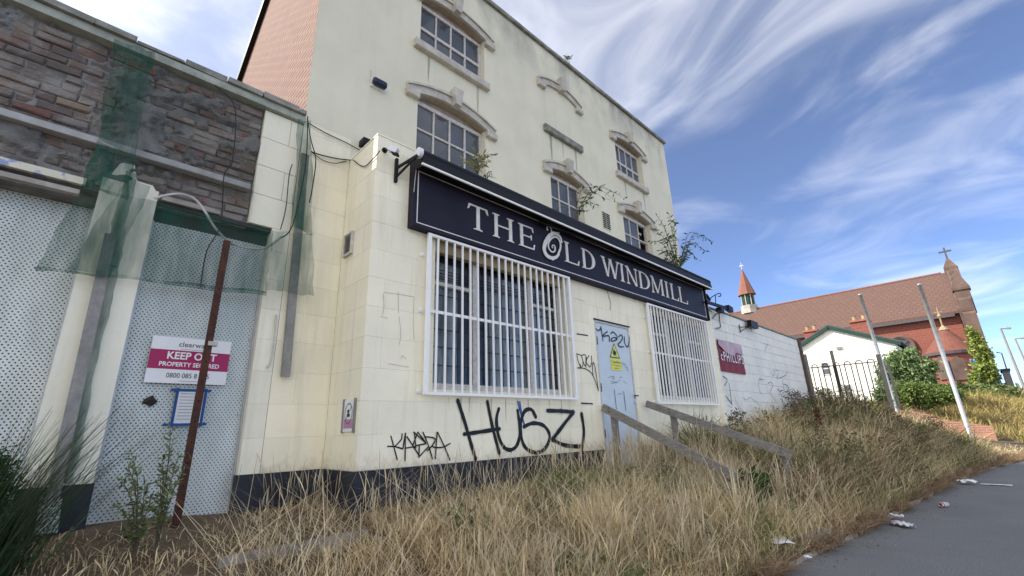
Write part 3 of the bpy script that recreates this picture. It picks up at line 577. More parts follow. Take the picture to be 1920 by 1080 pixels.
strokes('graffiti_tag', ext, ('Y', YE), [[(145, 155), (160, 240), (190, 320)], [(150, 160), (200, 180), (225, 260), (215, 325)], [(155, 335), (200, 330), (185, 290)], [(205, 180), (250, 170), (270, 240), (250, 310), (225, 250)], [(260, 180), (262, 330)], [(300, 180), (262, 255), (310, 325)], [(330, 185), (335, 260), (320, 320)], [(160, 338), (250, 345), (330, 400), (380, 500), (420, 625)], [(420, 625), (400, 470), (375, 320), (355, 265), (345, 330), (352, 440)]], 1.8, M['spray'], 'thin black scrawled tag between window bars and door', cz)
for st_ in ([(95, 175), (90, 235)], [(95, 245), (108, 285)]): strokes('graffiti_line', ext, ('Y', YE), [st_], 3, M['spray'], None, cz)
for st_ in ([(1082, 626), (1102, 629)], [(1090, 756), (1111, 757)]): strokes('graffiti_line', ext, ('Y', YE), [st_], 2.6, M['spray'])
cd = lambda x, y: (1100+x/9, 590+y/9)
strokes('graffiti_tag', door, ('Y', YE), [[(155, 235), (190, 262), (225, 255), (245, 205)], [(243, 205), (262, 330), (278, 440)], [(350, 285), (265, 365), (375, 355), (388, 450)], [(410, 320), (445, 290), (500, 340), (515, 410), (450, 445), (415, 430), (450, 385), (515, 400)], [(540, 375), (580, 340), (610, 385), (570, 460), (530, 500), (570, 540), (625, 540)], [(640, 375), (645, 470), (675, 535), (710, 520), (722, 380)]], 2.3, M['spray'], 'dark marker tag KaZU across the top of the door', cd)
strokes('graffiti_tag', door, ('Y', YE), [[(590, 800), (600, 835), (620, 810), (635, 850), (650, 830), (665, 880), (690, 890), (680, 920), (710, 945)]], .8, M['spray_thin'], None, cd)
strokes('graffiti_tag', door, ('Y', YE), [[(545, 460), (620, 440), (600, 490)], [(570, 500), (640, 515), (690, 488)], [(600, 440), (625, 485)], [(580, 530), (660, 520)], [(690, 458), (720, 450)], [(740, 500), (775, 530)], [(660, 670), (720, 655)]], .7, M['spray_thin'], None, cz)
for st_ in ([(622, 612), (650, 860)], [(740, 632), (768, 875)]): strokes('graffiti_line', door, ('Y', YE), [st_], 1.3, M['spray'], None, cz)
strokes('graffiti_tag', ext, ('Y', YE), [[(992, 98), (1008, 160), (1030, 232)], [(1004, 100), (1014, 165), (1030, 230)]], 3.6, M['spray_blue'], 'short smear of blue spray paint between the big letters', cg)
cr_ = lambda x, y: (1060+x*340/1311, 560+y*280/1080)
strokes('graffiti_tag', ext, ('Y', YE), [[(965, 850), (985, 905), (1000, 860), (1010, 910), (1022, 845), (1030, 905), (1055, 880), (1075, 895)], [(985, 940), (1015, 1015), (1040, 985), (1030, 950), (1000, 965), (1040, 1000)], [(1050, 920), (1065, 990), (1080, 940)]], 1.5, M['spray'], 'small black double-line scrawl below the right window bars', cr_)
# hairline cracks and patched outline on the left of the front wall
cc = lambda x, y: (640+x/3, 360+y/3)
strokes('hairline_crack', ext, ('Y', YE), [[(235, 570), (240, 640), (233, 690)], [(240, 565), (320, 575), (410, 590)], [(320, 560), (322, 680)], [(410, 590), (405, 720), (410, 830)], [(325, 700), (335, 800), (325, 860)], [(335, 940), (345, 920), (365, 940)], [(220, 700), (260, 710)], [(265, 965), (380, 985)]], .7, mat('crack_line', (.40, .37, .30), .9), None, cc)
sc_ = lambda x, y: (860+x/4, 360+y/4)
strokes('peeled_render', ext, ('Y', YE), [[(1112, 735), (1122, 770), (1130, 800)], [(1128, 790), (1140, 830), (1138, 880)]], 3, mat('bare_render_patch', (.46, .42, .34), .9), None, sc_)
strokes('hairline_crack', ext, ('Y', YE), [[(863, 795), (900, 805), (945, 820)], [(1310, 800), (1325, 825)]], .7, M['soffit'], None, sc_)

M['rust_run'] = netmat('rust_run_stain', (.20, .12, .06), .34)
for (xr_, ln_, wr_) in ((865, 60, 4), (880, 30, 2.5), (921, 55, 3.5), (948, 48, 3), (842, 25, 2.5), (990, 35, 2.5), (1030, 22, 2), (1052, 40, 2.5)):
    a_ = at(xr_, 746, 'Y', YE-.003); q = MB(); w_ = wr_*.006; l_ = ln_*.006; q.poly([(a_.x-w_/2, YE-.003, .345), (a_.x-w_*.35, YE-.003, .345-l_*.6), (a_.x, YE-.003, .345-l_), (a_.x+w_*.3, YE-.003, .345-l_*.5), (a_.x+w_/2, YE-.003, .345)]); q.build('rust_run', M['rust_run'], ext)
for (xr_, zr_, ln_, wr_) in ((3.0, 5.39, .5, .05), (3.95, 5.39, .7, .06), (5.75, 5.33, .8, .07), (6.5, 5.33, .6, .06), (8.3, 5.31, .55, .05), (9.1, 5.31, .7, .06), (6.1, 5.33, .4, .04)):
    q = MB(); q.poly([(xr_-wr_/2, YB-.003, zr_), (xr_-wr_*.3, YB-.003, zr_-ln_*.6), (xr_, YB-.003, zr_-ln_), (xr_+wr_*.35, YB-.003, zr_-ln_*.45), (xr_+wr_/2, YB-.003, zr_)]); q.build('water_stain', M['water_stain'], pub)

# ------------------------------------------------------------------ pub sign
SY = 3.9; SX0, SX1, SZ0, SZ1 = 2.345, 9.72, 2.12, 2.97
sign = thing('pub_sign', (6, SY, SZ0), 'long dark navy fascia sign with raised cream letters reading THE OLD WINDMILL', 'sign')
q = MB(); q.cbox(SX0, SX1, SY, YE-.003, SZ0, SZ1, .006); q.build('board', M['navy'], sign)
q = MB()
for (xa, xb, za_, zb_) in ((SX0+.05, SX1-.07, SZ0+.048, SZ0+.06), (SX0+.05, SX1-.07, SZ1-.17, SZ1-.158), (SX0+.05, SX0+.062, SZ0+.061, SZ1-.171), (SX1-.082, SX1-.07, SZ0+.061, SZ1-.171)): q.box(xa, xb, SY-.003, SY-.0005, za_, zb_)
q.build('border_line', M['letter'], sign)
q = MB(); q.box(SX1+.001, SX1+.05, SY-.02, YE-.003, SZ0-.005, SZ1); q.build('end_board', M['black'], sign)
TS, TN, SF = .16, .06, .045
def serif(q, x_, z_, w, up):      # bracketed serif; up=1 at baseline
    q.append([(x_-w/2, z_), (x_+w/2, z_), (x_+w*.47, z_+up*SF), (x_-w*.47, z_+up*SF)]); q.append([(x_-w*.3, z_+up*SF), (x_+w*.3, z_+up*SF), (x_+TS*.45, z_+up*SF*2.4), (x_-TS*.45, z_+up*SF*2.4)])
def diag(q, a, b, w): q.append([(a[0]-w/2, a[1]), (a[0]+w/2, a[1]), (b[0]+w/2, b[1]), (b[0]-w/2, b[1])])
def bowl(q, x0, xr, za_, zb_, thick):
    n_ = 12; prev = None
    for i in range(n_+1):
        a_ = -math.pi/2+math.pi*i/n_; zc_ = (za_+zb_)/2; hz = (zb_-za_)/2
        o = (x0+(xr-x0)*max(0, math.cos(a_))**.8, zc_+hz*math.sin(a_)); t_ = thick*max(0, math.cos(a_))+.045
        ii = (x0+max(0, (xr-x0-t_))*max(0, math.cos(a_))**.8, zc_+(hz-.05)*math.sin(a_))
        if prev: q.append([prev[0], o, ii, prev[1]])
        prev = (o, ii)
def glyph(ch, w):                 # w = width in cap heights
    q = []
    if ch == 'I': q.append([(w/2-TS/2, 0), (w/2+TS/2, 0), (w/2+TS/2, 1), (w/2-TS/2, 1)]); serif(q, w/2, 0, min(w, .36), 1); serif(q, w/2, 1, min(w, .36), -1)
    if ch == 'T':
        q.append([(w/2-TS/2, 0), (w/2+TS/2, 0), (w/2+TS/2, 1), (w/2-TS/2, 1)]); serif(q, w/2, 0, .42, 1); q.append([(.05, 1-TN), (w-.05, 1-TN), (w-.05, 1), (.05, 1)])
        q.append([(-.02, .76), (.05, .80), (.12, 1-TN), (.04, 1)]); q.append([(w+.02, .76), (w-.05, .80), (w-.12, 1-TN), (w-.04, 1)])
    if ch == 'H':
        for x_ in (.18, w-.18): q.append([(x_-TS/2, 0), (x_+TS/2, 0), (x_+TS/2, 1), (x_-TS/2, 1)]); serif(q, x_, 0, .36, 1); serif(q, x_, 1, .36, -1)
        q.append([(.18, .49), (w-.18, .49), (w-.18, .55), (.18, .55)])
    if ch in 'EL':
        q.append([(.18-TS/2, 0), (.18+TS/2, 0), (.18+TS/2, 1), (.18-TS/2, 1)]); serif(q, .18, 1, .36, -1); serif(q, .18, 0, .36, 1)
        q.append([(.18, 0), (w-.06, 0), (w-.06, TN), (.18, TN)]); q.append([(w-.1, 0), (w-.02, 0), (w+.04, .26), (w-.02, .24)])
        if ch == 'E':
            q.append([(.18, 1-TN), (w-.08, 1-TN), (w-.08, 1), (.18, 1)]); q.append([(w-.12, 1), (w-.06, 1), (w-.03, .78), (w-.08, .79)])
            q.append([(.18, .50), (w-.2, .50), (w-.2, .55), (.18, .55)]); q.append([(w-.2, .41), (w-.15, .41), (w-.15, .64), (w-.2, .64)])
    if ch == 'D':
        q.append([(.18-TS/2, 0), (.18+TS/2, 0), (.18+TS/2, 1), (.18-TS/2, 1)]); serif(q, .18, 1, .36, -1); serif(q, .18, 0, .36, 1); bowl(q, .18, w, 0, 1, TS*1.05)
    if ch == 'W':
        a_, b_, c_ = .12, w*.5, w-.08
        diag(q, (a_, 1), (w*.3, 0), TS); diag(q, (b_-.02, 1), (w*.3, 0), TN*1.2); diag(q, (b_, 1), (w*.72, 0), TS); diag(q, (c_, 1), (w*.72, 0), TN*1.2); serif(q, a_, 1, .34, -1); serif(q, c_, 1, .26, -1); serif(q, b_, 1, .26, -1)
    if ch == 'N':
        q.append([(.14, 0), (.14+TN, 0), (.14+TN, 1), (.14, 1)]); q.append([(w-.18, 0), (w-.18+TN, 0), (w-.18+TN, 1), (w-.18, 1)]); diag(q, (.14, 1), (w-.2, 0), TS*1.1); serif(q, .17, 0, .3, 1); serif(q, .1, 1, .26, -1); serif(q, w-.15, 1, .3, -1)
    if ch == 'M':
        q.append([(.12, 0), (.12+TN, 0), (.17+TN, 1), (.17, 1)]); q.append([(w-.24, 0), (w-.24+TS, 0), (w-.24+TS, 1), (w-.24, 1)]); diag(q, (.2, 1), (w*.48, .05), TS); diag(q, (w-.2, 1), (w*.48, .05), TN); serif(q, .15, 0, .3, 1); serif(q, w-.16, 0, .34, 1); serif(q, w-.14, 1, .28, -1); serif(q, .15, 1, .26, -1)
    return q
LH, LZ = .325, 2.325
for ch, xa, xb in (('T', 3.10, 3.42), ('H', 3.50, 3.87), ('E', 3.96, 4.26), ('L', 4.91, 5.24), ('D', 5.32, 5.66), ('W', 5.85, 6.34), ('I', 6.36, 6.50), ('N', 6.55, 6.92), ('D', 6.96, 7.33), ('M', 7.38, 7.84), ('I', 7.88, 8.06), ('L', 8.12, 8.42), ('L', 8.46, 8.80)):
    q = MB(); w = (xb-xa)/LH
    zs_ = LZ-.012*(xa-3.1)/5.5
    for i, pg in enumerate(glyph(ch, w)): q.prism([(xa+p[0]*LH, SY-.012-.00025*i, zs_+p[1]*LH) for p in pg], (0, .0115+.00025*i, 0))
    q.build('letter', M['letter'], sign)
# ornate spiral O
q = MB(); cO = lambda x, y: at(1000+x/9, 380+y/9, 'Y', SY-.012)
ring = catmull([cO(*p) for p in ((430, 860), (380, 920), (300, 935), (220, 890), (180, 800), (185, 720), (215, 640), (270, 560), (340, 520), (410, 545), (455, 600), (472, 680))], 5)
ribbon(q, ring, [.035+.03*math.sin(math.pi*min(1, i/len(ring)*1.1)) for i in range(len(ring))], (0, -1, 0))
spir = catmull([cO(*p)+Vector((0, -.001, 0)) for p in ((415, 870), (452, 760), (445, 670), (405, 600), (350, 580), (285, 620), (248, 690), (255, 770), (300, 830), (350, 825), (362, 770), (345, 725), (315, 725), (310, 755), (328, 765))], 5)
ribbon(q, spir, [.034*(1-.65*i/len(spir)) for i in range(len(spir))], (0, -1, 0))
curl = catmull([cO(*p)+Vector((0, -.002, 0)) for p in ((240, 470), (222, 435), (240, 402), (275, 410), (296, 455), (300, 520))], 5); ribbon(q, curl, .022, (0, -1, 0))
tail = catmull([cO(*p)+Vector((0, -.002, 0)) for p in ((335, 930), (335, 965), (310, 968))], 4); ribbon(q, tail, .016, (0, -1, 0))
top_ = catmull([cO(*p)+Vector((0, -.0025, 0)) for p in ((340, 520), (390, 505), (435, 515))], 4); ribbon(q, top_, .014, (0, -1, 0))
lo_ = q.build('letter', M['letter'], sign); so_ = lo_.modifiers.new('thick', 'SOLIDIFY'); so_.thickness = .01; tag(lo_, 'ornate letter O drawn as a curling spiral')

# ------------------------------------------------------------------ awning cassette above the sign
aw = thing('awning', (6, 3.75, 3.0), 'rolled black awning cassette with pale front bar above the sign', 'awning')
AX0, AX1 = 2.32, 9.74
q = MB(); q.tube([(AX0+.03, 3.79, 2.945), (AX1, 3.79, 2.945)], .062, 14); q.build('roller', M['black'], aw, True)
q = MB(); q.box(AX0+.0, AX1, 3.695, 3.715, 2.765, 2.787); q.build('front_bar', M['bar'], aw)
q = MB(); q.prism([(AX0+.03, 3.716, 2.77), (AX0+.03, 3.716, 2.80), (AX0+.03, 3.735, 2.93), (AX0+.03, 3.86, 3.0), (AX0+.03, YE-.005, 3.0), (AX0+.03, YE-.005, 2.975), (AX0+.03, SY-.02, 2.80)], (AX1-AX0-.03, 0, 0)); q.build('cassette', M['black'], aw)
q = MB(); q.tube([(AX0-.015, 3.78, 2.945), (AX0+.028, 3.78, 2.945)], .062, 16); q.build('end_cap', M['white'], aw)
for a_, b_ in ((4.3, 5.9), (6.2, 7.6)): q = MB(); q.beam((a_, 3.82, 2.74), (b_, 3.77, 2.76), .03, .02); q.build('folding_arm', M['black'], aw)

# ------------------------------------------------------------------ window grilles
def grille(x0, x1, z0, z1, nb, label):
    y = 3.93; g_ = thing('window_grille', ((x0+x1)/2, y, z0), label, 'window bars', 'white security grilles on the extension')
    q = MB(); b_ = .03
    q.box(x0, x0+.045, y-.012, y+.02, z0, z1); q.box(x1-.045, x1, y-.012, y+.02, z0, z1); q.box(x0+.046, x1-.046, y-.012, y+.02, z1-.03, z1); q.box(x0+.046, x1-.046, y-.012, y+.02, z0, z0+.03); q.build('frame', M['bar'], g_)
    q = MB(); q.box(x0+.01, x1-.01, y+.021, y+.03, z0+.5*(z1-z0)-.0165, z0+.5*(z1-z0)+.0165); q.build('cross_rail', M['bar'], g_)
    bar = None
    for i in range(1, nb+1):
        xb_ = x0+.022+(x1-x0-.044)*i/(nb+1)
        if bar is None:
            q = MB(); q.box(-.0098, .0098, -.0098, .0098, 0, z1-z0-.062); bar = q.build('bar', M['bar']).data; o = bpy.data.objects[-1] if 0 else [p for p in COL.objects if p.data is bar][0]
        else: o = bpy.data.objects.new('bar', bar); COL.objects.link(o)
        o.location = (xb_, y+.004, z0+.031); attach(o, g_)
    for z in (z0+.04, z0+.5*(z1-z0), z1-.25):
        for xx, d_ in ((x0-.055, 1), (x1+.055, -1)):
            q = MB(); q.box(min(xx, xx+d_*.053), max(xx, xx+d_*.053), y+.058, YE-.003, z-.022, z+.022); q.tube([(xx+d_*.022, y+.045, z), (xx+d_*.022, y+.06, z)], .009, 8); q.build('fixing_lug', M['bar'], g_)
grille(2.572, 5.03, .355, 2.11, 20, 'white window bars over the big left window')
grille(7.20, 9.66, .335, 2.09, 21, 'white window bars over the right window beyond the door')

# ------------------------------------------------------------------ fittings on the pub
q = MB(); a = at(694, 152, 'Y', YB); b = at(718, 170, 'Y', YB)
t = thing('bulkhead_lamp', (a.x, YB, a.z), 'dark oval bulkhead lamp high on the cream upper wall', 'lamp'); cx_, cz_ = (a.x+b.x)/2, (a.z+b.z)/2
q.box(a.x-.0, b.x+.02, YB-.03, YB-.002, cz_-.06, cz_+.055); q.build('base_plate', M['white'], t)
q = MB(); q.box(a.x+.005, b.x+.015, YB-.11, YB-.031, cz_-.045, cz_+.05); o = q.build('lamp_glass', mat('dark_blue_glass', (.02, .025, .06), .3), t); m_ = o.modifiers.new('b', 'BEVEL'); m_.width = .03; m_.segments = 3
q = MB(); q.tube([(a.x, YB-.008, cz_), (a.x-.005, YB-.008, cz_+.2)], .006, 6); q.build('conduit', M['frame'], t)
t = thing('security_camera', at(728, 283, 'Y', 3.85), 'small white CCTV camera beside the awning end on the extension wall', 'camera')
p0 = at(722, 281, 'Y', YE-.02); p1 = at(731, 279, 'Y', 3.86); p2 = at(745, 285, 'Y', 3.8)
q = MB(); q.tube([p0+Vector((0, .018, 0)), p0], .03, 10); q.tube([p0, p1], .012, 8); q.build('mount', M['black'], t)
q = MB(); q.beam(p1, p2, .07, .06); q.build('body', M['white'], t)
q = MB(); q.beam(p1+(p2-p1)*.35+Vector((0, 0, -.034)), p2+(p2-p1)*.15+Vector((0, 0, -.034)), .06, .02); q.build('lens_shroud', M['black'], t)
t = thing('hanging_bracket', at(744, 320, 'Y', YE), 'empty black triangular hanging-sign bracket at the left end of the sign', 'bracket')
q = MB(); a = at(744, 298, 'Y', YE-.02); b = at(743, 342, 'Y', YE-.02); q.beam((a.x, YE-.02, a.z), (a.x, YE-.02, b.z), .03, .035, (0, 1, 0)); q.build('wall_bar', M['black'], t)
c1_ = Vector((a.x, YE-.02, a.z-.12)); tip = at(783, 291, 'Y', 3.74); q = MB(); q.beam(c1_, tip, .018, .03); q.build('arm', M['black'], t); q = MB(); q.beam((a.x, YE-.02, b.z+.06), tip, .016, .022); q.build('brace', M['black'], t)
# vent and no-smoking sign on the left return wall (faces -X)
def xplate(name, px, m, parent, d=.02, x_=XE0):
    P = [at(u_, v_, 'X', x_) for u_, v_ in px]; ya, yb = min(p.y for p in P), max(p.y for p in P); za_, zb_ = min(p.z for p in P), max(p.z for p in P)
    return ya, yb, za_, zb_
va = xplate('v', [(645, 440), (669, 434), (646, 488), (668, 480)], None, None); yc, zc_ = (va[0]+va[1])/2, (va[2]+va[3])/2
t = thing('wall_vent', (XE0, yc, zc_), 'square louvred wall vent on the extension side wall', 'vent')
h_ = .13; w_ = .10
q = MB(); 
for (ya, yb, za_, zb_) in ((yc-w_, yc-w_+.02, zc_-h_, zc_+h_), (yc+w_-.02, yc+w_, zc_-h_, zc_+h_), (yc-w_+.021, yc+w_-.021, zc_-h_, zc_-h_+.02), (yc-w_+.021, yc+w_-.021, zc_+h_-.02, zc_+h_)): q.box(XE0-.035, XE0-.002, ya, yb, za_, zb_)
q.build('frame', M['frame'], t)
q = MB(); q.box(XE0-.006, XE0-.003, yc-w_+.021, yc+w_-.021, zc_-h_+.021, zc_+h_-.021); q.build('backing', M['black'], t)
for i in range(9):
    z = zc_-h_+.026+i*.023; q = MB(); q.prism([(XE0-.03, yc-w_+.022, z), (XE0-.03, yc+w_-.022, z), (XE0-.008, yc+w_-.022, z+.015), (XE0-.008, yc-w_+.022, z+.015)], (0, 0, .004)); q.build('slat', M['stone'], t)
na = xplate('n', [(644, 752), (668, 748), (646, 812), (668, 810)], None, None); ya, yb, za_, zb_ = na; ya, yb = (ya+yb)/2-.10, (ya+yb)/2+.10; za_, zb_ = za_+.01, zb_
t = thing('no_smoking_sign', (XE0, (ya+yb)/2, za_), 'small white and pink prohibition notice in dark strips on the extension side wall', 'sign')
q = MB(); q.box(XE0-.012, XE0-.004, ya, yb, za_, zb_); q.build('panel', M['white'], t)
for y0_, y1_ in ((ya-.03, ya-.001), (yb+.001, yb+.03)): q = MB(); q.box(XE0-.018, XE0-.004, y0_, y1_, za_-.01, zb_+.01); q.build('side_strip', M['grey_batten'], t)
q = MB(); q.quad((XE0-.013, ya+.01, za_+.03), (XE0-.013, yb-.01, za_+.03), (XE0-.013, yb-.01, za_+.11), (XE0-.013, ya+.01, za_+.11)); q.build('print_band', M['pink'], t)
q = MB(); ym, zm = (ya+yb)/2, zb_-.125; ribbon(q, [Vector((XE0-.0135, ym+.075*math.cos(k*math.pi/12), zm+.09*math.sin(k*math.pi/12))) for k in range(25)], .012, (-1, 0, 0)); ribbon(q, [Vector((XE0-.0137, ym-.05+.1*k/4, zm+.06-.12*k/4)) for k in range(5)], .011, (-1, 0, 0)); q.build('prohibition_ring', M['spray_thin'], t)
q = MB(); q.box(XE0-.0146, XE0-.0142, ym-.03, ym+.03, zm-.03, zm); q.box(XE0-.0146, XE0-.0142, ym-.01, ym+.025, zm+.005, zm+.035); q.build('pictogram', M['ink'], t)
# caution sign on the door
t = thing('caution_sign', at(1155, 690, 'Y', YE), 'yellow triangular Caution notice stuck on the pale blue door', 'sign')
y = YE-.001; dd = lambda x_, z_, k=0: at(1100+x_/9, 590+z_/9, 'Y', y-k)
A, B, C = dd(455, 485), dd(400, 710), dd(555, 735); zb_ = (B.z+C.z)/2; B.z = C.z = zb_; A.x = (B.x+C.x)/2+.01
q = MB(); q.prism([A, B, C], (0, .003, 0)); q.build('triangle', M['yellow'], t)
q = MB()
for s_, e_ in ((A, B), (B, C), (C, A)): ribbon(q, [s_+Vector((0, -.001, 0)), e_+Vector((0, -.0012, 0))], .014, (0, -1, 0))
q.build('triangle_edge', M['ink'], t)
ctr = (A+B+C)/3; q = MB(); q.poly([ctr+Vector((x_, -.0014, z_)) for x_, z_ in ((-.055, .0), (-.01, .07), (.005, .03), (.05, .02), (.03, -.02), (.04, -.06), (.005, -.03), (-.03, -.05))]); q.build('pictogram', M['ink'], t)
q = MB(); zt = zb_-.02; q.box(B.x, C.x+.03, y-.001, y+.002, zt-.18, zt); q.build('text_panel', M['yellow'], t)
text_mesh('Caution', .07, (B.x+.02, y-.003, zt-.07), (1, 0, 0), (0, 0, 1), M['ink'], t, width=C.x-B.x-.02)
text_mesh('CCTV cameras in', .03, (B.x+.02, y-.003, zt-.115), (1, 0, 0), (0, 0, 1), M['ink'], t, width=C.x-B.x-.02)
text_mesh('operation', .03, (B.x+.07, y-.003, zt-.155), (1, 0, 0), (0, 0, 1), M['ink'], t, width=.14)

# ------------------------------------------------------------------ derelict building on the left
YD = 4.7
der = thing('derelict_building', (-.2, 5, -.6), 'derelict single-storey building with stripped brick band and boarded doorways', 'building')
q = MB(); PX0, PX1 = -.11, .265
# pilaster between the two screens, right pier, with block joints on the pier
q.box(PX0, PX1, YD, YD+.3, -.285, 2.10, jit=0); pil = q.build('pilaster', M['cream_left'], der)
q = MB(); q.prism([(PX0+.02, YD+.01, 2.101), (PX1-.02, YD+.01, 2.101), (PX1-.05, YD+.02, 2.15), (PX1-.16, YD+.03, 2.16), (PX1-.2, YD+.03, 2.30), (PX1-.29, YD+.03, 2.29), (PX0+.05, YD+.02, 2.17)], (0, .12, 0)); q.build('broken_render_top', M['cream_left'], pil)
q = MB(); q.box(PX0-.01, PX1+.01, YD-.012, YD+.29, -1.1, -.287); q.build('black_plinth', M['plinth'], der)
q = MB(); PR0 = 1.205; q.box(PR0, 1.378, YD+.014, YD+.3, -.31, 2.03); q.box(.985, 1.378, YD+.014, YD+.3, 2.031, 3.36); rp_ = q.build('right_pier', M['cream_left'], der)
block_field('render_block', rp_, M['cream_left'], .985, 1.378, 2.03, 3.36, [], YD, .8, .33, thick=.02, joint=.004)
block_field('render_block', rp_, M['cream_left'], PR0, 1.378, -.31, 2.03, [], YD, .8, .3, thick=.02, off=1)
q = MB(); q.box(PR0-.01, XE0-.014, YD-.014, YD+.1, -1.1, -.312); q.build('black_plinth', M['plinth'], der)
# same render carries on over the pub's corner as far as the extension
block_field('render_block', pub, M['cream'], 1.3795, XE0-.004, -.31, 3.42, [], YD-.004, .7, .3, thick=.0035, off=1)
# exposed brick band
def vnoise(x, z, f, seed):
    r2 = np.random.default_rng(seed).random((64, 64)); x = x*f+20; z = z*f+20; xi, zi = np.floor(x).astype(int), np.floor(z).astype(int); u, v = x-xi, z-zi; u = u*u*(3-2*u); v = v*v*(3-2*v); g_ = lambda a, b: r2[a % 64, b % 64]
    return (g_(xi, zi)*(1-u)+g_(xi+1, zi)*u)*(1-v)+(g_(xi, zi+1)*(1-u)+g_(xi+1, zi+1)*u)*v
bxs, bzs = np.linspace(-2.6, .983, 230), np.linspace(1.98, 3.36, 92); BX, BZ = np.meshgrid(bxs, bzs); nn = .45*vnoise(BX, BZ*1.5, 2.3, 3)+.3*vnoise(BX, BZ*1.6, 6.5, 4)+.17*vnoise(BX, BZ, 17, 5)+.08*vnoise(BX, BZ, 38, 6)
BY = YD+.058-.052*sm(nn, .54, .70)-.006*vnoise(BX, BZ, 30, 8); q = MB(); q.add(np.stack([BX.ravel(), BY.ravel(), BZ.ravel()], 1).tolist(), [(j*230+i, j*230+i+1, (j+1)*230+i+1, (j+1)*230+i) for j in range(91) for i in range(229)]); q.box(-2.6, .983, YD+.062, YD+.3, 1.98, 3.36)
band = q.build('exposed_brick_band', M['mortar'], der)
z = 2.035; r_ = 0; nb_ = 0
while z < 3.33:
    x = -1.75-(r_ % 2)*.11
    while x < .97:
        bl_ = random.choice([.215, .215, .215, .105]); hb = random.choice([.064, .066, .068])
        x1 = min(x+bl_, .98); y0_ = YD+.046+random.uniform(-.02, .008)
        if random.random() < .06: x += bl_+.012; continue
        q = MB(); j_ = .007
        q.cbox(x, x1, y0_, YD+.07, z, z+hb, .010); q.v = [(a+random.uniform(-j_, j_)*.6, b+random.uniform(-j_, j_), c+random.uniform(-j_, j_)*.7) for a, b, c in q.v]
        q.build('brick', M['spalled'], band); nb_ += 1; x = x1+random.uniform(.008, .016)
    z += .0765; r_ += 1
q = MB(); q.box(-2.6, 1.376, YD-.05, YD+.3, 3.362, 3.44); q.build('fascia_board', mat('pale_green_board', (.40, .42, .36), .8, scale=8, col2=(.28, .3, .26)), der)
x = -2.6
while x < 1.37:
    w_ = random.uniform(.22, .4); x1 = min(x+w_, 1.376); q = MB(); q.box(x+.003, x1-.003, YD-.075+random.uniform(-.02, .015), YD+.32, 3.442, 3.485+random.uniform(-.015, .02), jit=.006); q.build('coping_slab', M['coping'], der); x = x1
q = MB(); q.box(-2.6, 1.37, YD+.3, 9.2, 3.3, 3.4); q.build('flat_roof', M['slate'], der)
q = MB(); q.box(-2.6, -2.3, YD+.02, 9, -1.2, 3.36); q.box(-2.3, PX0, YD+.16, YD+.30, 1.9, 2.0); q.build('wall', M['mortar'], der)
q = MB(); q.quad((-2.3, YD+.55, -1.2), (1.37, YD+.55, -1.2), (1.37, YD+.55, 2.3), (-2.3, YD+.55, 2.3)); q.quad((-2.3, YD+.3, 1.99), (1.37, YD+.3, 1.99), (1.37, YD+.56, 1.99), (-2.3, YD+.56, 1.99)); q.build('dark_doorway', M['dark'], der)
# lintels
q = MB(); q.box(PX1+.002, PR0-.002, YD+.03, YD+.29, 1.99, 2.03); q.box(PX1+.002, PR0-.002, YD+.12, YD+.15, 1.80, 1.989); q.build('lintel', mat('dark_lintel', (.06, .055, .05), .9), der)
q = MB(); q.box(PX1+.03, .74, YD-.005, YD+.03, 2.032, 2.075); q.build('pale_lintel_strip', M['kerb'], der)
q = MB(); q.box(-2.4, -.2, YD-.01, YD+.03, 1.985, 2.045); q.build('taped_pipe', mat('cream_and_blue_tape', (.62, .60, .48), .7, scale=7, col2=(.25, .31, .5), lo=.5, hi=.56), der)
q = MB(); q.box(-2.4, -.22, YD+.0, YD+.06, 1.90, 1.94); q.build('pale_lintel_strip', M['kerb'], der)
q = MB(); q.cbox(-2.6, .945, YD-.06, YD+.03, 2.352, 2.412, .004); q.build('steel_band', mat('pale_grey_rail', (.40, .40, .40), .6, scale=9, col2=(.31, .31, .30)), der)
# perforated security screens
def screen(x0, x1, z0, z1, label, y=YD+.115):
    t = thing('security_screen', ((x0+x1)/2, y, z0), label, 'security screen', 'perforated steel security screens')
    q = MB(); nx2, nz2 = 14, 30; q.add([(x0+.012+(x1-x0-.024)*i/nx2, y+.006*math.sin(i*.9+j*.31)*math.sin(j*.53)+.004*math.sin(j*.9+i*.4), z0+(z1-z0)*j/nz2) for j in range(nz2+1) for i in range(nx2+1)], [(j*(nx2+1)+i, j*(nx2+1)+i+1, (j+1)*(nx2+1)+i+1, (j+1)*(nx2+1)+i) for j in range(nz2) for i in range(nx2)]); q.build('perforated_sheet', M['perf'], t, True)
    q = MB()
    q.box(x0, x0+.012, y-.03, y+.02, z0, z1); q.build('edge_channel', M['galv'], t); q = MB(); q.box(x1-.012, x1, y-.03, y+.02, z0, z1); q.build('edge_channel', M['galv'], t)
    if x0 > 0:
        for z in (-.45, .2, .9, 1.5):
            q = MB(); q.tube([(x1-.03, y-.012, z), (x1-.03, y, z)], .012, 8); q.build('bolt', M['galv'], t)
screen(PX1+.003, PR0-.002, -.72, 1.86, 'perforated steel screen carrying the KEEP OUT sign')
screen(-2.25, PX0-.003, -.72, 1.895, 'perforated steel screen at the far left behind the green net', YD+.25)
t = thing('loose_perforated_panel', at(90, 970, 'Y', YD-.08), 'small loose perforated panel leaning at the foot of the pilaster', 'panel')
P = [at(*p, 'Y', YD-.06) for p in ((62, 1003), (108, 999), (117, 935), (76, 932))]
q = MB(); q.prism(P, (0, .012, 0)); q.build('perforated_sheet', M['perf'], t)
q = MB(); q.prism([p+Vector((0, .03, 0)) for p in P], (0, .008, 0)); q.build('backing', M['plinth'], t)
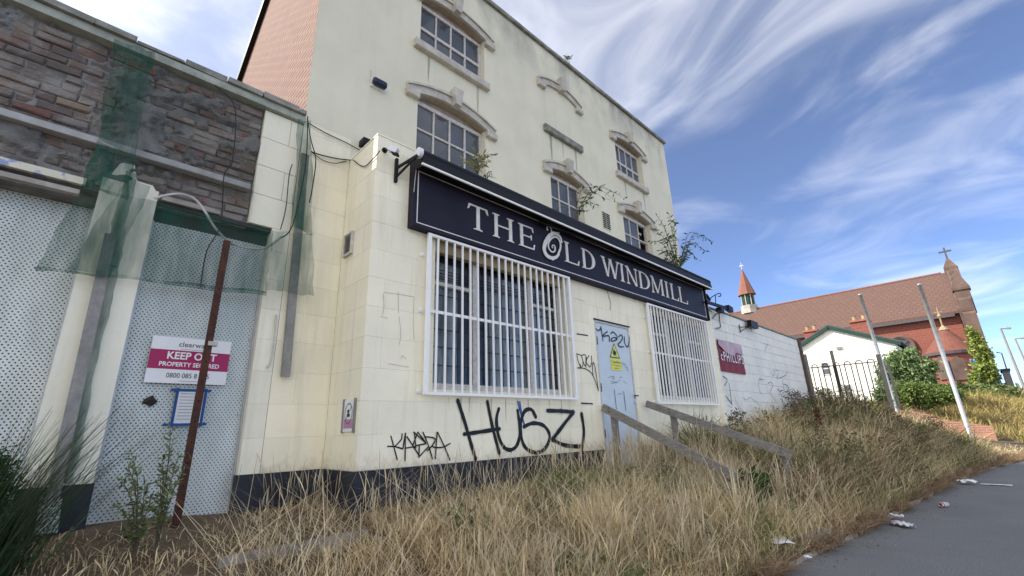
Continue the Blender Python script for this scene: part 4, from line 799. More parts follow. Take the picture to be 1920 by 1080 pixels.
# keep out sign (in front of the screen)
KY = YD+.075; k0 = at(270, 717, 'Y', KY); k1 = at(287, 629, 'Y', KY); k2 = at(434, 641, 'Y', KY); k3 = at(423, 722, 'Y', KY)
kx0, kx1 = (k0.x+k1.x)/2, (k2.x+k3.x)/2; kz0, kz1 = (k0.z+k3.z)/2, (k1.z+k2.z)/2
t = thing('keep_out_sign', (kx0, KY, kz0), 'white and magenta KEEP OUT PROPERTY SECURED sign on the perforated screen', 'sign')
q = MB(); q.box(kx0, kx1, KY, KY+.004, kz0, kz1); q.build('panel', M['white'], t)
H_ = kz1-kz0; W_ = kx1-kx0; q = MB(); q.box(kx0, kx1, KY-.0015, KY-.0003, kz0+H_*.30, kz0+H_*.715); q.build('magenta_band', M['magenta'], t)
xd, zd = (1, 0, 0), (0, 0, 1)
text_mesh('clearway', .062, (kx0+W_*.32, KY-.002, kz0+H_*.80), xd, zd, M['ink'], t, width=W_*.37)
text_mesh('KEEP OUT', .085, (kx0+W_*.20, KY-.003, kz0+H_*.525), xd, zd, M['white'], t, width=W_*.62, bold=.0022)
text_mesh('PROPERTY SECURED', .05, (kx0+W_*.125, KY-.003, kz0+H_*.365), xd, zd, M['white'], t, width=W_*.75, bold=.0012)
text_mesh('0800 085 8     5', .058, (kx0+W_*.235, KY-.002, kz0+H_*.12), xd, zd, M['ink'], t, width=W_*.53)
q = MB(); q.box(kx0+W_*.36, kx0+W_*.68, KY-.0012, KY-.0002, kz0+H_*.742, kz0+H_*.748); q.box(kx0+W_*.4, kx0+W_*.66, KY-.0012, KY-.0002, kz0+H_*.05, kz0+H_*.056); q.build('rule_line', M['ink'], t)
# taped notice
n0 = at(322, 796, 'Y', KY); n1 = at(384, 733, 'Y', KY); nx0, nx1, nz0, nz1 = n0.x, at(381, 765, 'Y', KY).x, n0.z, n1.z
t = thing('paper_notice', (nx0, KY, nz0), 'white paper notice fixed with blue tape below the KEEP OUT sign', 'notice')
q = MB(); q.box(nx0, nx1, KY+.003, KY+.005, nz0, nz1); q.build('sheet', M['paper'], t)
for (a, b, c, d) in ((nx0-.05, nx1+.04, nz1-.008, nz1+.012), (nx0-.06, nx1+.045, nz0-.012, nz0+.008)): q = MB(); q.box(a, b, KY-.0005, KY+.0015, c, d, jit=.003); q.build('tape', M['tape'], t)
for (a, b) in ((nx0-.012, nx0+.01), (nx1-.01, nx1+.012)): q = MB(); q.box(a, b, KY+.0018, KY+.0028, nz0-.02, nz1+.02, jit=.0006); q.build('tape', M['tape'], t)
q = MB()
for i in range(9):
    z = nz1-.03-i*.026; q.quad((nx0+.025, KY+.0022, z), (nx0+random.uniform(.09, .17), KY+.0022, z), (nx0+random.uniform(.09, .17), KY+.0022, z+.004), (nx0+.025, KY+.0022, z+.004))
q.build('print_lines', M['spray_thin'], t)
q = MB(); c_ = at(282, 752, 'Y', KY+.01); pts = [(c_.x+.05*math.cos(a)*r_, KY+.012, c_.z+.045*math.sin(a)*r_) for a, r_ in zip([i*.7 for i in range(9)], [1, .7, 1.1, .8, .9, 1.15, .7, 1, .85])]
q.add(pts+[(c_.x, KY-.02, c_.z+.01)], [(i, (i+1) % 9, 9) for i in range(9)]); tag(q.build('mud_clod', mat('dark_mud', (.05, .04, .035), .95, bump=1)), 'dark clod of mud splattered on the perforated screen left of the notice', 'mud')
# rusty post in front
RY = YD-.16; p0, p1 = at(426, 452, 'Y', RY), at(330, 980, 'Y', RY)
t = thing('rusty_post', (p1.x, RY, p1.z), 'rusty steel box-section post standing in front of the KEEP OUT sign', 'post')
q = MB(); q.beam((p1.x, RY, p1.z-.25), (p0.x, RY, p0.z), .052, .04, (0, 1, 0)); q.build('shaft', M['rust'], t)
cl = at(398, 645, 'Y', RY); q = MB(); q.box(cl.x-.035, cl.x+.035, RY-.032, RY+.026, cl.z-.018, cl.z+.018); q.build('clamp', M['stone'], t)
q = MB()
for i in range(14): z = p1.z+.1+i*.16; q.tube([(p1.x+(p0.x-p1.x)*(z-p1.z)/(p0.z-p1.z), RY-.024, z), (p1.x+(p0.x-p1.x)*(z-p1.z)/(p0.z-p1.z), RY-.019, z)], .007, 6)
tag(q.build('bolt_holes', M['black'], t), kind='stuff')
# timber battens
def batten(pts, y, w, label, th=.04):
    a, b = at(*pts[0], 'Y', y), at(*pts[1], 'Y', y); q = MB(); q.beam(b, a, w, th, (0, 1, 0)); o = q.build('timber_batten', M['grey_batten']); tag(o, label, 'batten', 'grey battens holding the net'); return o
batten(((208, 440), (98, 935)), YD-.06, .075, 'long grey batten up the middle of the pilaster')
batten(((572, 290), (535, 706)), YD-.05, .078, 'grey batten at the corner between derelict building and pub')
# green debris net
def net(name, P, m, label, nu=14, nv=14, amp=.012, parent=None):
    P = [Vector(p) for p in P]; q = MB(); vs_ = []
    for j in range(nv+1):
        for i in range(nu+1):
            u_, v_ = i/nu, j/nv; p = (P[0]*(1-u_)+P[1]*u_)*(1-v_)+(P[3]*(1-u_)+P[2]*u_)*v_
            p.y += amp*(math.sin(u_*17+v_*3)+.6*math.sin(v_*11+u_*5))+random.uniform(-.002, .002); p.z += .006*math.sin(u_*23)+.012*math.sin(u_*6.1)*v_; p.x += .008*math.sin(v_*9+P[0].x*3)+.004*math.sin(v_*31)+random.uniform(-.003, .003); vs_.append(p)
    q.add(vs_, [(j*(nu+1)+i, j*(nu+1)+i+1, (j+1)*(nu+1)+i+1, (j+1)*(nu+1)+i) for j in range(nv) for i in range(nu)])
    return q.build(name, m, parent, True)
NY = YD-.13
nt_ = thing('debris_net', at(300, 520, 'Y', NY), 'torn green debris net hanging over the derelict building front', 'netting')
pt = lambda x_, y_, k=0: at(x_, y_, 'Y', NY-k)
net('hanging_sheet', [pt(155, 345), pt(512, 432), pt(500, 548), pt(66, 502)], M['net'], '', parent=nt_)
net('hanging_sheet', [pt(240, 330), pt(282, 350), pt(205, 520), pt(120, 510)], M['net'], '', 4, 14, parent=nt_)
net('hem', [pt(66, 500), pt(500, 546), pt(499, 553), pt(66, 508)], M['net_double'], '', 18, 2, .008, parent=nt_)
net('folded_strip', [pt(215, 72, .02), pt(292, 100, .02), pt(252, 295, .02), pt(183, 262, .02)], M['net_double'], '', 5, 18, .014, parent=nt_)
net('folded_strip', [pt(183, 262, .02), pt(252, 295, .02), pt(240, 372, .02), pt(150, 350, .02)], M['net_double'], '', 5, 10, .014, parent=nt_)
pf = lambda x_, y_: at(x_, y_, 'Y', YD-.03)
net('narrow_fold', [pf(236, 320), pf(256, 326), pf(222, 500), pf(192, 496)], M['net_double'], '', 3, 14, .006, parent=nt_)
net('narrow_fold', [pf(192, 496), pf(222, 500), pf(136, 905), pf(96, 905)], M['net_double'], '', 3, 24, .006, parent=nt_)
net('right_gather', [pt(560, 222, .02), pt(582, 228, .02), pt(588, 440, .02), pt(548, 425, .02)], M['net_double'], '', 4, 18, .02, parent=nt_)
net('right_sheet', [pt(512, 432), pt(585, 440), pt(590, 553), pt(497, 545)], M['net'], '', 8, 10, .016, parent=nt_)
net('upper_veil', [pt(292, 100), pt(498, 196), pt(470, 415), pt(240, 330)], netmat('thin_dark_net', (.03, .06, .05), .14), '', 10, 10, parent=nt_)
# cables
def cable(P, r, m, label, y, ax='Y', name='cable', n=6):
    pts = catmull([at(*p, ax, y) if len(p) == 2 else Vector(p) for p in P], n); q = MB(); q.tube(pts, r, 6); return tag(q.build(name, m, None, True), label, 'cable')
cable([(290, 372), (312, 366), (340, 364), (366, 374), (384, 396), (404, 428), (432, 455), (470, 466), (500, 464), (528, 444)], .011, M['cable_pale'], 'pale loose cable looping across the top of the screened doorway', YD-.10)
cable([(402, 160), (440, 200), (436, 300), (420, 330), (414, 420), (388, 470), (376, 535)], .005, M['cable'], 'thin black cord hanging down over the stripped brickwork', YD-.15)
cable([(577, 218), (574, 300), (560, 380), (545, 430), (528, 446)], .006, M['cable'], 'black cable running down beside the corner batten', YD-.1)
cable([(577, 225), (583, 262), (592, 300), (586, 350), (580, 380)], .006, M['cable'], 'black cable loop at the net corner by the pub', YD-.12)
cable([(579, 231), (612, 250), (650, 268), (679, 284)], .006, M['cable'], 'taut black cable from the corner to the extension roof', YD-.03)
cable([(583, 284), (600, 290), (630, 297), (655, 300), (660, 300)], .007, M['cable'], 'drooping black cable joining the extension side wall', YD-.03)
cable([(583, 284), (605, 300), (628, 306), (650, 302)], .005, M['cable'], 'lower drooping black cable beside the extension side wall', YD-.03)
cable([(548, 308), (542, 330), (536, 390), (526, 430)], .005, M['cable'], 'thin cable hugging the pier edge above the doorway', YD-.08)
cable([tuple(at(662, 300, 'X', XE0-.015)), tuple(at(682, 312, 'X', XE0-.015)), tuple(at(700, 297, 'X', XE0-.015)), tuple(at(712, 283, 'X', XE0-.015))], .006, M['cable'], 'black cable across the top of the extension side wall to the camera', 0)
cable([(783, 298), (779, 330), (776, 360)], .004, M['cable_pale'], 'thin white lead hanging at the left end of the sign', 3.88)
cable([(518, 590), (513, 640), (508, 675), (500, 690)], .008, M['frame'], 'painted pipe stub running down the derelict pier', YD-.02)
q = MB(); a = at(684, 268, 'Y', YB-.06); q.box(a.x-.05, a.x+.07, YB-.13, YB-.01, a.z-.05, a.z+.03); tag(q.build('junction_box', M['black']), 'dark junction box above the extension side wall', 'box')

# ------------------------------------------------------------------ white block wall to the right
WX0, WX1, WY, WZ = XE1+.02, 16.8, 4.03, 2.49
bwall = thing('white_block_wall', (13.4, WY, -.4), 'white painted block wall with graffiti beyond the right end of the extension', 'wall')
q = MB(); q.box(WX0, WX1, WY+.012, WY+.24, -1.1, WZ); wcore = q.build('wall_core', M['white_wall'], bwall)
block_field('block', wcore, M['white_wall'], WX0, WX1, -.45, WZ, [], WY, .45, .225, thick=.016, joint=.009, jitter=.004)
q = MB(); q.box(WX0, WX1+.02, WY-.02, WY+.26, WZ+.002, WZ+.035); q.build('wall_cap', M['coping'], bwall)
q = MB(); q.box(WX1+.005, WX1+.19, WY-.06, WY+.1, -.4, WZ+.02); tag(q.build('end_post', mat('brown_timber', (.075, .05, .042), .8, scale=8, col2=(.12, .085, .07))), 'tall dark brown timber post at the end of the white wall', 'post')
cw = lambda x, y: (1300+x*220/914, 520+y*260/1080)
strokes('graffiti_tag', bwall, ('Y', WY), [[(230, 770), (264, 798), (244, 845)], [(278, 825), (300, 985)], [(255, 925), (302, 990)]], 1.9, M['spray'], 'black arrow-like strokes below the maroon banner', cw)
strokes('graffiti_tag', bwall, ('Y', WY), [[(603, 730), (625, 770), (630, 725), (655, 790), (660, 730), (640, 722)], [(670, 785), (715, 765), (728, 742)], [(690, 800), (720, 900), (740, 850), (700, 830)], [(580, 830), (600, 815), (620, 840), (600, 900), (640, 960)], [(512, 790), (550, 800)], [(512, 795), (510, 860), (530, 910)], [(700, 850), (715, 940), (750, 880), (720, 830)]], 1.0, M['spray'], 'tangled thin black scribbles at the far end of the white wall', cw)
strokes('graffiti_tag', bwall, ('Y', WY), [[(385, 935), (420, 955), (440, 935), (480, 965), (530, 1000)], [(318, 915), (345, 990), (400, 1060)], [(268, 995), (300, 1015)], [(560, 600), (560, 560), (580, 520)]], .8, M['spray_thin'], None, cw)
# banner
bp = [at(*p, 'Y', WY-.02) for p in ((1343, 633), (1391, 651), (1397, 703), (1353, 695))]; bx0, bx1 = (bp[0].x+bp[3].x)/2, (bp[1].x+bp[2].x)/2; bz0, bz1 = (bp[2].z+bp[3].z)/2, (bp[0].z+bp[1].z)/2
t = thing('banner', (bx0, WY-.02, bz0), 'creased maroon banner with white lettering PHILLIPS on the white wall', 'banner')
def sheet(x0, x1, z0, z1, y, m, name, amp=.012):
    q = MB(); n_ = 14; vs_ = [(x0+(x1-x0)*i/n_, y+amp*math.sin(i*1.7+j*.8)*math.sin(j*1.3), z0+(z1-z0)*j/8) for j in range(9) for i in range(n_+1)]
    q.add(vs_, [(j*(n_+1)+i, j*(n_+1)+i+1, (j+1)*(n_+1)+i+1, (j+1)*(n_+1)+i) for j in range(8) for i in range(n_)]); return q.build(name, m, t, True)
sheet(bx0, bx1, bz0, bz1, WY-.02, M['maroon'], 'banner_sheet')
hh = bz1-bz0; q = MB(); q.poly([(bx0+.02, WY-.038, bz1-.01), (bx0+.02, WY-.038, bz1-hh*.16), (bx0+.25*(bx1-bx0), WY-.038, bz1-hh*.36), (bx0+.55*(bx1-bx0), WY-.038, bz1-hh*.44), (bx0+.72*(bx1-bx0), WY-.038, bz1-hh*.30), (bx1-.02, WY-.038, bz1-hh*.36), (bx1-.02, WY-.038, bz1-.01)]); q.build('pale_print', M['banner_pale'], t)
text_mesh('cPHILLIPS', .30, (bx0+.03, WY-.042, bz0+hh*.34), xd, zd, M['white'], t, width=(bx1-bx0)*.93, bold=.002, space=1.3)
# floodlights and brackets
t = thing('sign_floodlight', at(1335, 570, 'Y', 3.9), 'black floodlight on a long arm at the right end of the sign', 'floodlight')
a, b = at(1324, 566, 'Y', 3.86), at(1368, 580, 'Y', 3.82); q = MB(); q.tube([(a.x, YE-.002, a.z), a], .02, 8); q.beam(a, b, .05, .06); q.build('arm', M['black'], t); c_ = at(1350, 581, 'Y', 3.83); q = MB(); q.beam(c_+Vector((-.09, 0, .0)), c_+Vector((.09, 0, -.02)), .12, .09); q.build('lamp_head', M['black'], t); d_ = at(1366, 578, 'Y', 3.82); q = MB(); q.beam(d_+Vector((-.1, 0, .0)), d_+Vector((.14, 0, -.03)), .1, .12); q.build('lamp_head', M['black'], t)
t = thing('scroll_bracket', at(1330, 555, 'Y', YE), 'curly wrought iron bracket at the right corner of the sign', 'bracket')
q = MB(); q.tube(catmull([at(*cw(*p), 'Y', YE-.05) for p in ((110, 180), (150, 150), (190, 128), (212, 128), (212, 146), (196, 148))], 5), .012, 6); q.tube([at(*cw(172, 142), 'Y', YE-.05), at(*cw(174, 200), 'Y', YE-.05)], .01, 6); q.tube([at(*cw(105, 130), 'Y', YE-.03), at(*cw(100, 240), 'Y', YE-.03)], .014, 6); q.tube([at(*cw(102, 235), 'Y', YE-.03), at(*cw(140, 268), 'Y', YE-.05)], .012, 6); q.tube([at(*cw(105, 140), 'Y', YE-.03), at(*cw(130, 180), 'Y', YE-.05)], .03, 6); q.build('scroll', M['black'], t, True)
t = thing('wall_floodlight', at(1410, 607, 'Y', WY-.2), 'black floodlight on a wire bracket near the top of the white wall', 'floodlight')
q = MB(); P = lambda x_, y_: at(*cw(x_, y_), 'Y', WY-.03)
q.tube([P(356, 368), P(368, 430)], .012, 6); q.tube([P(360, 388), P(435, 382)], .01, 6); q.tube([P(366, 420), P(438, 384)], .01, 6); q.build('bracket', M['black'], t)
a, b = at(*cw(435, 358), 'Y', WY-.12), at(*cw(490, 378), 'Y', WY-.1); q = MB(); q.beam(a, b, .1, .17); q.build('lamp_head', M['black'], t)
t = thing('wire_bracket', P(185, 340), 'thin bent wire bracket on the white wall above the banner', 'bracket')
q = MB(); q.tube(catmull([P(*p) for p in ((150, 320), (180, 285), (200, 285), (205, 340), (212, 388), (178, 395))], 5), .01, 6); q.build('wire', M['black'], t, True)

# ------------------------------------------------------------------ steps and handrails
st = thing('concrete_steps', (6.2, 2.9, -1.2), 'weathered concrete steps climbing from the path to the blue door', 'steps')
for i in range(5):
    q = MB(); y0_ = 1.75+i*.42; q.cbox(5.70, 6.78, y0_, 4.0-.02 if i == 4 else y0_+.50, -1.25, -1.07+i*.115, .015); q.build('step', M['concrete'], st)
q = MB(); a = at(1500, 1030, 'Z', -1.08); q.prism([(5.35, 1.62, -1.25), (5.95, 1.50, -1.25), (6.05, 1.72, -1.25), (5.5, 1.95, -1.25)], (0, 0, .17)); tag(q.build('kerb_slab', M['concrete']), 'broken concrete slab at the foot of the steps by the path', 'slab')
def handrail(x, y0, z0, y1, z1, posts, label):
    t = thing('stair_handrail', (x, (y0+y1)/2, -1), label, 'handrail', 'weathered timber stair handrails')
    q = MB(); q.beam((x, y0, z0), (x, y1, z1), .05, .105); q.build('rail', M['timber'], t)
    for (py, zb) in posts:
        zt = z0+(z1-z0)*(py-y0)/(y1-y0)-.02; q = MB(); q.box(x+.027, x+.10, py-.037, py+.037, zb, zt, jit=.003); q.build('post', M['timber'], t)
        for dz_ in (.02, .07): q = MB(); q.tube([(x-.032, py+.01, zt+dz_), (x-.02, py+.01, zt+dz_)], .009, 8); q.build('bolt', M['rust'], t)
handrail(5.62, 3.95, .26, 2.22, -.60, ((3.82, -.75), (2.36, -1.25)), 'weathered timber handrail on the near side of the door steps')
handrail(6.84, 3.95, .33, 1.98, -.42, ((3.55, -.75), (2.08, -1.25)), 'weathered timber handrail on the far side of the door steps')

# ------------------------------------------------------------------ vegetation helpers
def mesh_np(name, V, F, C_, m, parent=None):
    me = bpy.data.meshes.new(name); nv, nf = len(V), len(F); k = F.shape[1]
    me.vertices.add(nv); me.vertices.foreach_set('co', V.astype(np.float32).ravel()); me.loops.add(nf*k); me.loops.foreach_set('vertex_index', F.astype(np.int32).ravel())
    me.polygons.add(nf); me.polygons.foreach_set('loop_start', np.arange(nf, dtype=np.int32)*k); me.polygons.foreach_set('loop_total', np.full(nf, k, np.int32)); me.update(calc_edges=True)
    ca = me.color_attributes.new('tint', 'FLOAT_COLOR', 'POINT'); ca.data.foreach_set('color', np.concatenate([C_, np.ones((nv, 1))], 1).astype(np.float32).ravel())
    me.materials.append(m); o = bpy.data.objects.new(name, me); COL.objects.link(o)
    if parent: attach(o, parent)
    return o
def blades(P, h, w, lean, bend, col, prof, ang=None):
    n = len(P); S = len(prof)-1; a = rng.uniform(0, 2*math.pi, n) if ang is None else ang
    d = np.stack([np.cos(a), np.sin(a), np.zeros(n)], 1); fa = a+rng.uniform(.6, 2.5, n); sd2 = np.stack([np.cos(fa), np.sin(fa), np.zeros(n)], 1)
    V = np.zeros((n, S+1, 2, 3)); 
    for j in range(S+1):
        t = j/S; c = P+d*((lean*t+bend*t*t)*h)[:, None]; c[:, 2] += h*t*(1-.35*np.clip(bend, 0, 1.3)*t); ww = (w*prof[j])[:, None]
        V[:, j, 0] = c-sd2*ww/2; V[:, j, 1] = c+sd2*ww/2
    idx = np.arange(n)[:, None]*(2*(S+1)); F = np.concatenate([np.stack([idx[:, 0]+2*j, idx[:, 0]+2*j+1, idx[:, 0]+2*j+3, idx[:, 0]+2*j+2], 1) for j in range(S)])
    return V.reshape(-1, 3), F, np.repeat(col, 2*(S+1), 0)
def join(parts):
    V, F, C_ = [], [], []; b = 0
    for v, f, c in parts: V.append(v); F.append(f+b); C_.append(c); b += len(v)
    return np.concatenate(V), np.concatenate(F), np.concatenate(C_)
def leaf_quads(P, size, cols_, droop=.3, ratio=.4, dirs=None):
    n = len(P); d = rng.normal(0, 1, (n, 3)) if dirs is None else dirs+rng.normal(0, .45, (n, 3)); d[:, 2] -= droop; d /= np.linalg.norm(d, axis=1)[:, None]
    r = rng.normal(0, 1, (n, 3)); s = np.cross(d, r); s /= np.linalg.norm(s, axis=1)[:, None]+1e-9
    L_ = (size*rng.uniform(.6, 1.3, n))[:, None]; V = np.stack([P, P+d*L_*.5+s*L_*ratio*.5, P+d*L_, P+d*L_*.5-s*L_*ratio*.5], 1).reshape(-1, 3)
    return V, np.arange(4*n).reshape(n, 4), np.repeat(cols_, 4, 0)
def tint(n, a, b, j=.2):
    t = rng.random((n, 1)); c = np.array(a)*(1-t)+np.array(b)*t; return np.clip(c*(1+rng.normal(0, j, (n, 1))), .004, 1)
SEED = [.9, .8, .7, .6, 2.2, 2.0, .4]; LEAF = [.7, 1, .95, .7, .15]
STRAW, STRAW2, BROWN, OLIVE, GREEN = (.86, .71, .43), (.56, .43, .24), (.30, .20, .115), (.30, .28, .13), (.13, .17, .055)
def pnoise(x, y, s): return .5+.25*(np.sin(x*s+1.7*np.sin(y*s*.7))+np.sin(y*s*1.3+2.1*np.sin(x*s*.6+1)))
def scatter(n, x0, x1, ymin=.02, ymax=.98):
    X = rng.uniform(x0, x1, n); e = edge(X)+.03; yw = np.where(X < 1.94, 4.64, 3.95); yw = np.where(X > 17.2, 6.0, yw); t = rng.uniform(ymin, ymax, n); Y = e+(yw-e)*t
    k = ~((X > 5.72) & (X < 6.76) & (Y > 1.75) & (Y < 4.0) & (rng.random(n) < .72)); X, Y, t = X[k], Y[k], t[k]
    return X, Y, t
parts = []
# tall seeding straw
X, Y, t = scatter(40000, -.8, 10.5)
dens = np.clip(1.9*(pnoise(X, Y, 2.3)*.55+pnoise(X+4, Y-2, 5.1)*.45)-.42, .04, 1)*np.where(X < 1.7, np.where(X < 1.0, .18, .4), 1); k = rng.random(len(X)) < dens; X, Y, t = X[k], Y[k], t[k]; n = len(X)
P = np.stack([X, Y, height(X, Y)-.02], 1); hh_ = rng.uniform(.22, .50, n)*np.where(X < 1.9, .75, 1)*np.interp(t, [0, .12, .3, .6, 1], [.5, .8, 1, .85, .62])*np.interp(X, [1.5, 3.2, 5.2, 9], [.85, .9, 1.1, 1.05])*(.55+.8*pnoise(X*1.3+3, Y*1.3, 2.9))*np.where(rng.random(n) < .05, 1.5, 1)*np.where((t < .4) & (X > 3.4) & (X < 5.7), .74, 1)*np.where((t > .45) & (X < 5.4), np.interp(t, [.45, .7, 1], [1, .62, .5]), 1)
g_ = pnoise(X, Y, .9)[:, None]; c = tint(n, STRAW, STRAW2)*(1-.0*g_); gr = (rng.random(n) < np.clip(.5*(pnoise(X+5, Y, 1.1)-.45)+.05*(X > 6), 0, .5)); c[gr] = tint(gr.sum(), OLIVE, STRAW2)
parts.append(blades(P, hh_, rng.uniform(.0019, .004, n), rng.normal(.05, .15, n), rng.uniform(.02, .75, n), c, SEED))
# extra clump of taller stalks against the plinth
n = 380; X = rng.uniform(1.3, 5.6, n); Y = np.where(X < 1.9, 4.55, 3.9)-rng.gamma(1.2, .16, n); P = np.stack([X, Y, height(X, Y)-.02], 1)
parts.append(blades(P, rng.uniform(.28, .62, n), rng.uniform(.0022, .004, n), rng.normal(0, .16, n), rng.uniform(0, .5, n), tint(n, (.74, .65, .46), STRAW2), SEED))
# leafy thatch
X, Y, t = scatter(60000, -1.2, 12); kp_ = (X > 1.7) | (rng.random(len(X)) < .45*pnoise(X*2, Y*2, 2.7)+.1); X, Y, t = X[kp_], Y[kp_], t[kp_]; n = len(X); P = np.stack([X, Y, height(X, Y)-.02], 1); dn = pnoise(X, Y, 1.3)
c = tint(n, STRAW, BROWN, .2); gr = rng.random(n) < np.clip(.15+.9*(pnoise(X-3, Y+2, .8)-.5)+np.where(X > 4, .12, -.1), 0, .7); c[gr] = tint(gr.sum(), OLIVE, GREEN)
parts.append(blades(P, rng.uniform(.08, .28, n)*np.interp(t, [0, .15, .6, 1], [.6, 1, .9, .7])*np.where(X < 1.6, .6, 1), rng.uniform(.004, .009, n), rng.normal(.2, .35, n), rng.uniform(.1, 1.4, n), c, LEAF))
# red-brown litter along the path edge
X = rng.uniform(4.2, 22, 26000); X = X[rng.random(26000) < np.clip(2.2*(pnoise(X, X*.7, 3.1)-.32), .05, 1)][:9000]; X = np.resize(X, 9000); Y = edge(X)+rng.gamma(1.2, .085, 9000)*(.4+1.2*pnoise(X, X*.3, 2.1))-.035; n = 9000; P = np.stack([X, Y, np.maximum(height(X, Y), -1.19)-.01], 1)
parts.append(blades(P, rng.uniform(.04, .2, n), rng.uniform(.004, .01, n), rng.normal(.3, .4, n), rng.uniform(.3, 1.6, n), tint(n, (.25, .165, .105), (.44, .33, .2), .22), LEAF))
# bank to the right of the steps: denser, greener, taller
X, Y, t = scatter(34000, 7, 21.6, .03, .98); n = len(X); P = np.stack([X, Y, height(X, Y)-.02], 1)
c = tint(n, STRAW, STRAW2, .18); gr = rng.random(n) < np.clip(.30+.9*(pnoise(X, Y, .9)-.5), .1, .8); c[gr] = tint(gr.sum(), (.16, .16, .065), GREEN, .2)
parts.append(blades(P, rng.uniform(.22, .70, n)*np.interp(t, [0, .25, .6, 1], [.5, 1, 1.15, 1])*np.interp(X, [17.5, 19.5], [1, .38])*(.5+.95*pnoise(X, Y, 3.3)), rng.uniform(.005, .011, n), rng.normal(.12, .25, n), rng.uniform(.1, 1.1, n), c, [.8, .9, .8, 1.3, .3]))
# green shoots coming through in patches
X, Y, t = scatter(26000, 2.0, 12, .04, .9); kp_ = rng.random(len(X)) < np.clip(2.6*(pnoise(X*1.1+2, Y*1.2+1, 1.9)-.56), 0, .9)*np.interp(X, [2, 4.2, 6], [.35, 1, 1]); X, Y, t = X[kp_], Y[kp_], t[kp_]; n = len(X); P = np.stack([X, Y, height(X, Y)-.02], 1)
parts.append(blades(P, rng.uniform(.14, .42, n)*np.interp(t, [0, .2], [.6, 1]), rng.uniform(.004, .009, n), rng.normal(.15, .25, n), rng.uniform(.1, 1.0, n), tint(n, (.15, .20, .055), (.30, .31, .11), .2), LEAF))
# flattened pale stems lying across the sward
X, Y, t = scatter(2200, .9, 12, .05, .8); n = len(X); P = np.stack([X, Y, height(X, Y)+rng.uniform(.0, .10, n)], 1)
parts.append(blades(P, rng.uniform(.25, .6, n), rng.uniform(.003, .005, n), rng.uniform(.5, 1.4, n), rng.uniform(-.2, .6, n), tint(n, (.78, .68, .48), (.6, .48, .3)), [.8, 1, .9, .8, .4]))
# tall seeding clumps
cx0 = rng.uniform(1.9, 9.5, 46); e0 = edge(cx0); cy0 = e0+rng.uniform(.2, .95, 46)*np.where(cx0 < 5.4, .55, 1)*(3.9-e0); kk_ = rng.integers(0, 46, 3000); n = len(kk_); X = cx0[kk_]+rng.normal(0, .10, n); Y = np.minimum(cy0[kk_]+rng.normal(0, .10, n), 3.93); P = np.stack([X, Y, height(X, Y)-.02], 1)
parts.append(blades(P, rng.uniform(.36, .72, n)*(.72+.4*rng.random(46))[kk_]*np.interp(X, [1.9, 4.5, 6], [.62, .72, 1.15]), rng.uniform(.0025, .0048, n), rng.normal(.06, .14, n), rng.uniform(.0, .6, n), tint(n, (.76, .66, .46), (.5, .38, .22), .16), SEED))
# broad green and dead brown tussocks that break up the bank
cx0 = rng.uniform(6.9, 18.6, 150); e0 = edge(cx0); cy0 = e0+rng.uniform(.12, .9, 150)*(np.where(cx0 > 17.2, 5.5, 3.8)-e0); kk_ = rng.integers(0, 150, 15000); n = len(kk_)
X = cx0[kk_]+rng.normal(0, .11, n); Y = np.maximum(cy0[kk_]+rng.normal(0, .11, n), edge(cx0[kk_])+.05); Y = np.where(X < 17, np.minimum(Y, 3.93), Y); P = np.stack([X, Y, height(X, Y)-.02], 1); kind_ = (kk_ % 3)
c = tint(n, (.13, .16, .055), (.20, .20, .08), .2); c[kind_ == 1] = tint((kind_ == 1).sum(), (.19, .12, .07), (.28, .19, .11), .2); c[kind_ == 2] = tint((kind_ == 2).sum(), (.62, .52, .33), (.44, .36, .2), .15)
parts.append(blades(P, rng.uniform(.3, .8, n)*(.7+.5*rng.random(150))[kk_]*np.interp(Y-edge(X), [0, .5], [.5, 1]), rng.uniform(.006, .013, n), rng.normal(.15, .3, n), rng.uniform(.2, 1.3, n), c, LEAF))
V, F, C_ = join(parts)
tag(mesh_np('dry_grass', V, F, C_, M['straw']), 'tall dry straw-coloured grass covering the bank in front of the pub', 'grass', kind='stuff')
# scrubby broadleaf weeds through the bank
def scrub_points(nc, x0, x1, t0, t1, hmin, hmax, per, seed_r):
    cx_ = rng.uniform(x0, x1, nc); e_ = edge(cx_); cy_ = e_+rng.uniform(t0, t1, nc)*(np.where(cx_ > 17.2, 5, 3.85)-e_); h_ = rng.uniform(hmin, hmax, nc); k_ = np.repeat(np.arange(nc), per); u_ = rng.random(len(k_))**.7
    P_ = np.stack([cx_[k_]+rng.normal(0, 1, len(k_))*seed_r*(1.1-.6*u_), cy_[k_]+rng.normal(0, 1, len(k_))*seed_r*(1.1-.6*u_), 0*u_], 1); P_[:, 1] = np.where(P_[:, 0] < 17, np.minimum(P_[:, 1], 3.9), P_[:, 1]); P_[:, 1] = np.maximum(P_[:, 1], edge(P_[:, 0])+.06); P_[:, 2] = height(P_[:, 0], P_[:, 1])+u_*h_[k_]
    return P_, k_
parts = []
P, k = scrub_points(120, 8.2, 18.6, .12, .98, .3, .85, 150, .13); c = tint(len(P), (.09, .10, .045), (.17, .16, .075), .25); br = (k % 3) == 0; c[br] = tint(br.sum(), (.11, .065, .04), (.19, .12, .07), .25); parts.append(leaf_quads(P, .07, c, -.1, .35))
P, k = scrub_points(60, 2.2, 8.4, .1, .8, .08, .26, 55, .10); parts.append(leaf_quads(P, .06, tint(len(P), (.10, .13, .045), (.20, .21, .09), .2), -.1, .45))
P, k = scrub_points(26, 13.6, 17.4, .55, .98, .6, 1.1, 170, .15); parts.append(leaf_quads(P, .07, tint(len(P), (.075, .075, .04), (.14, .12, .065), .25), -.1, .35))
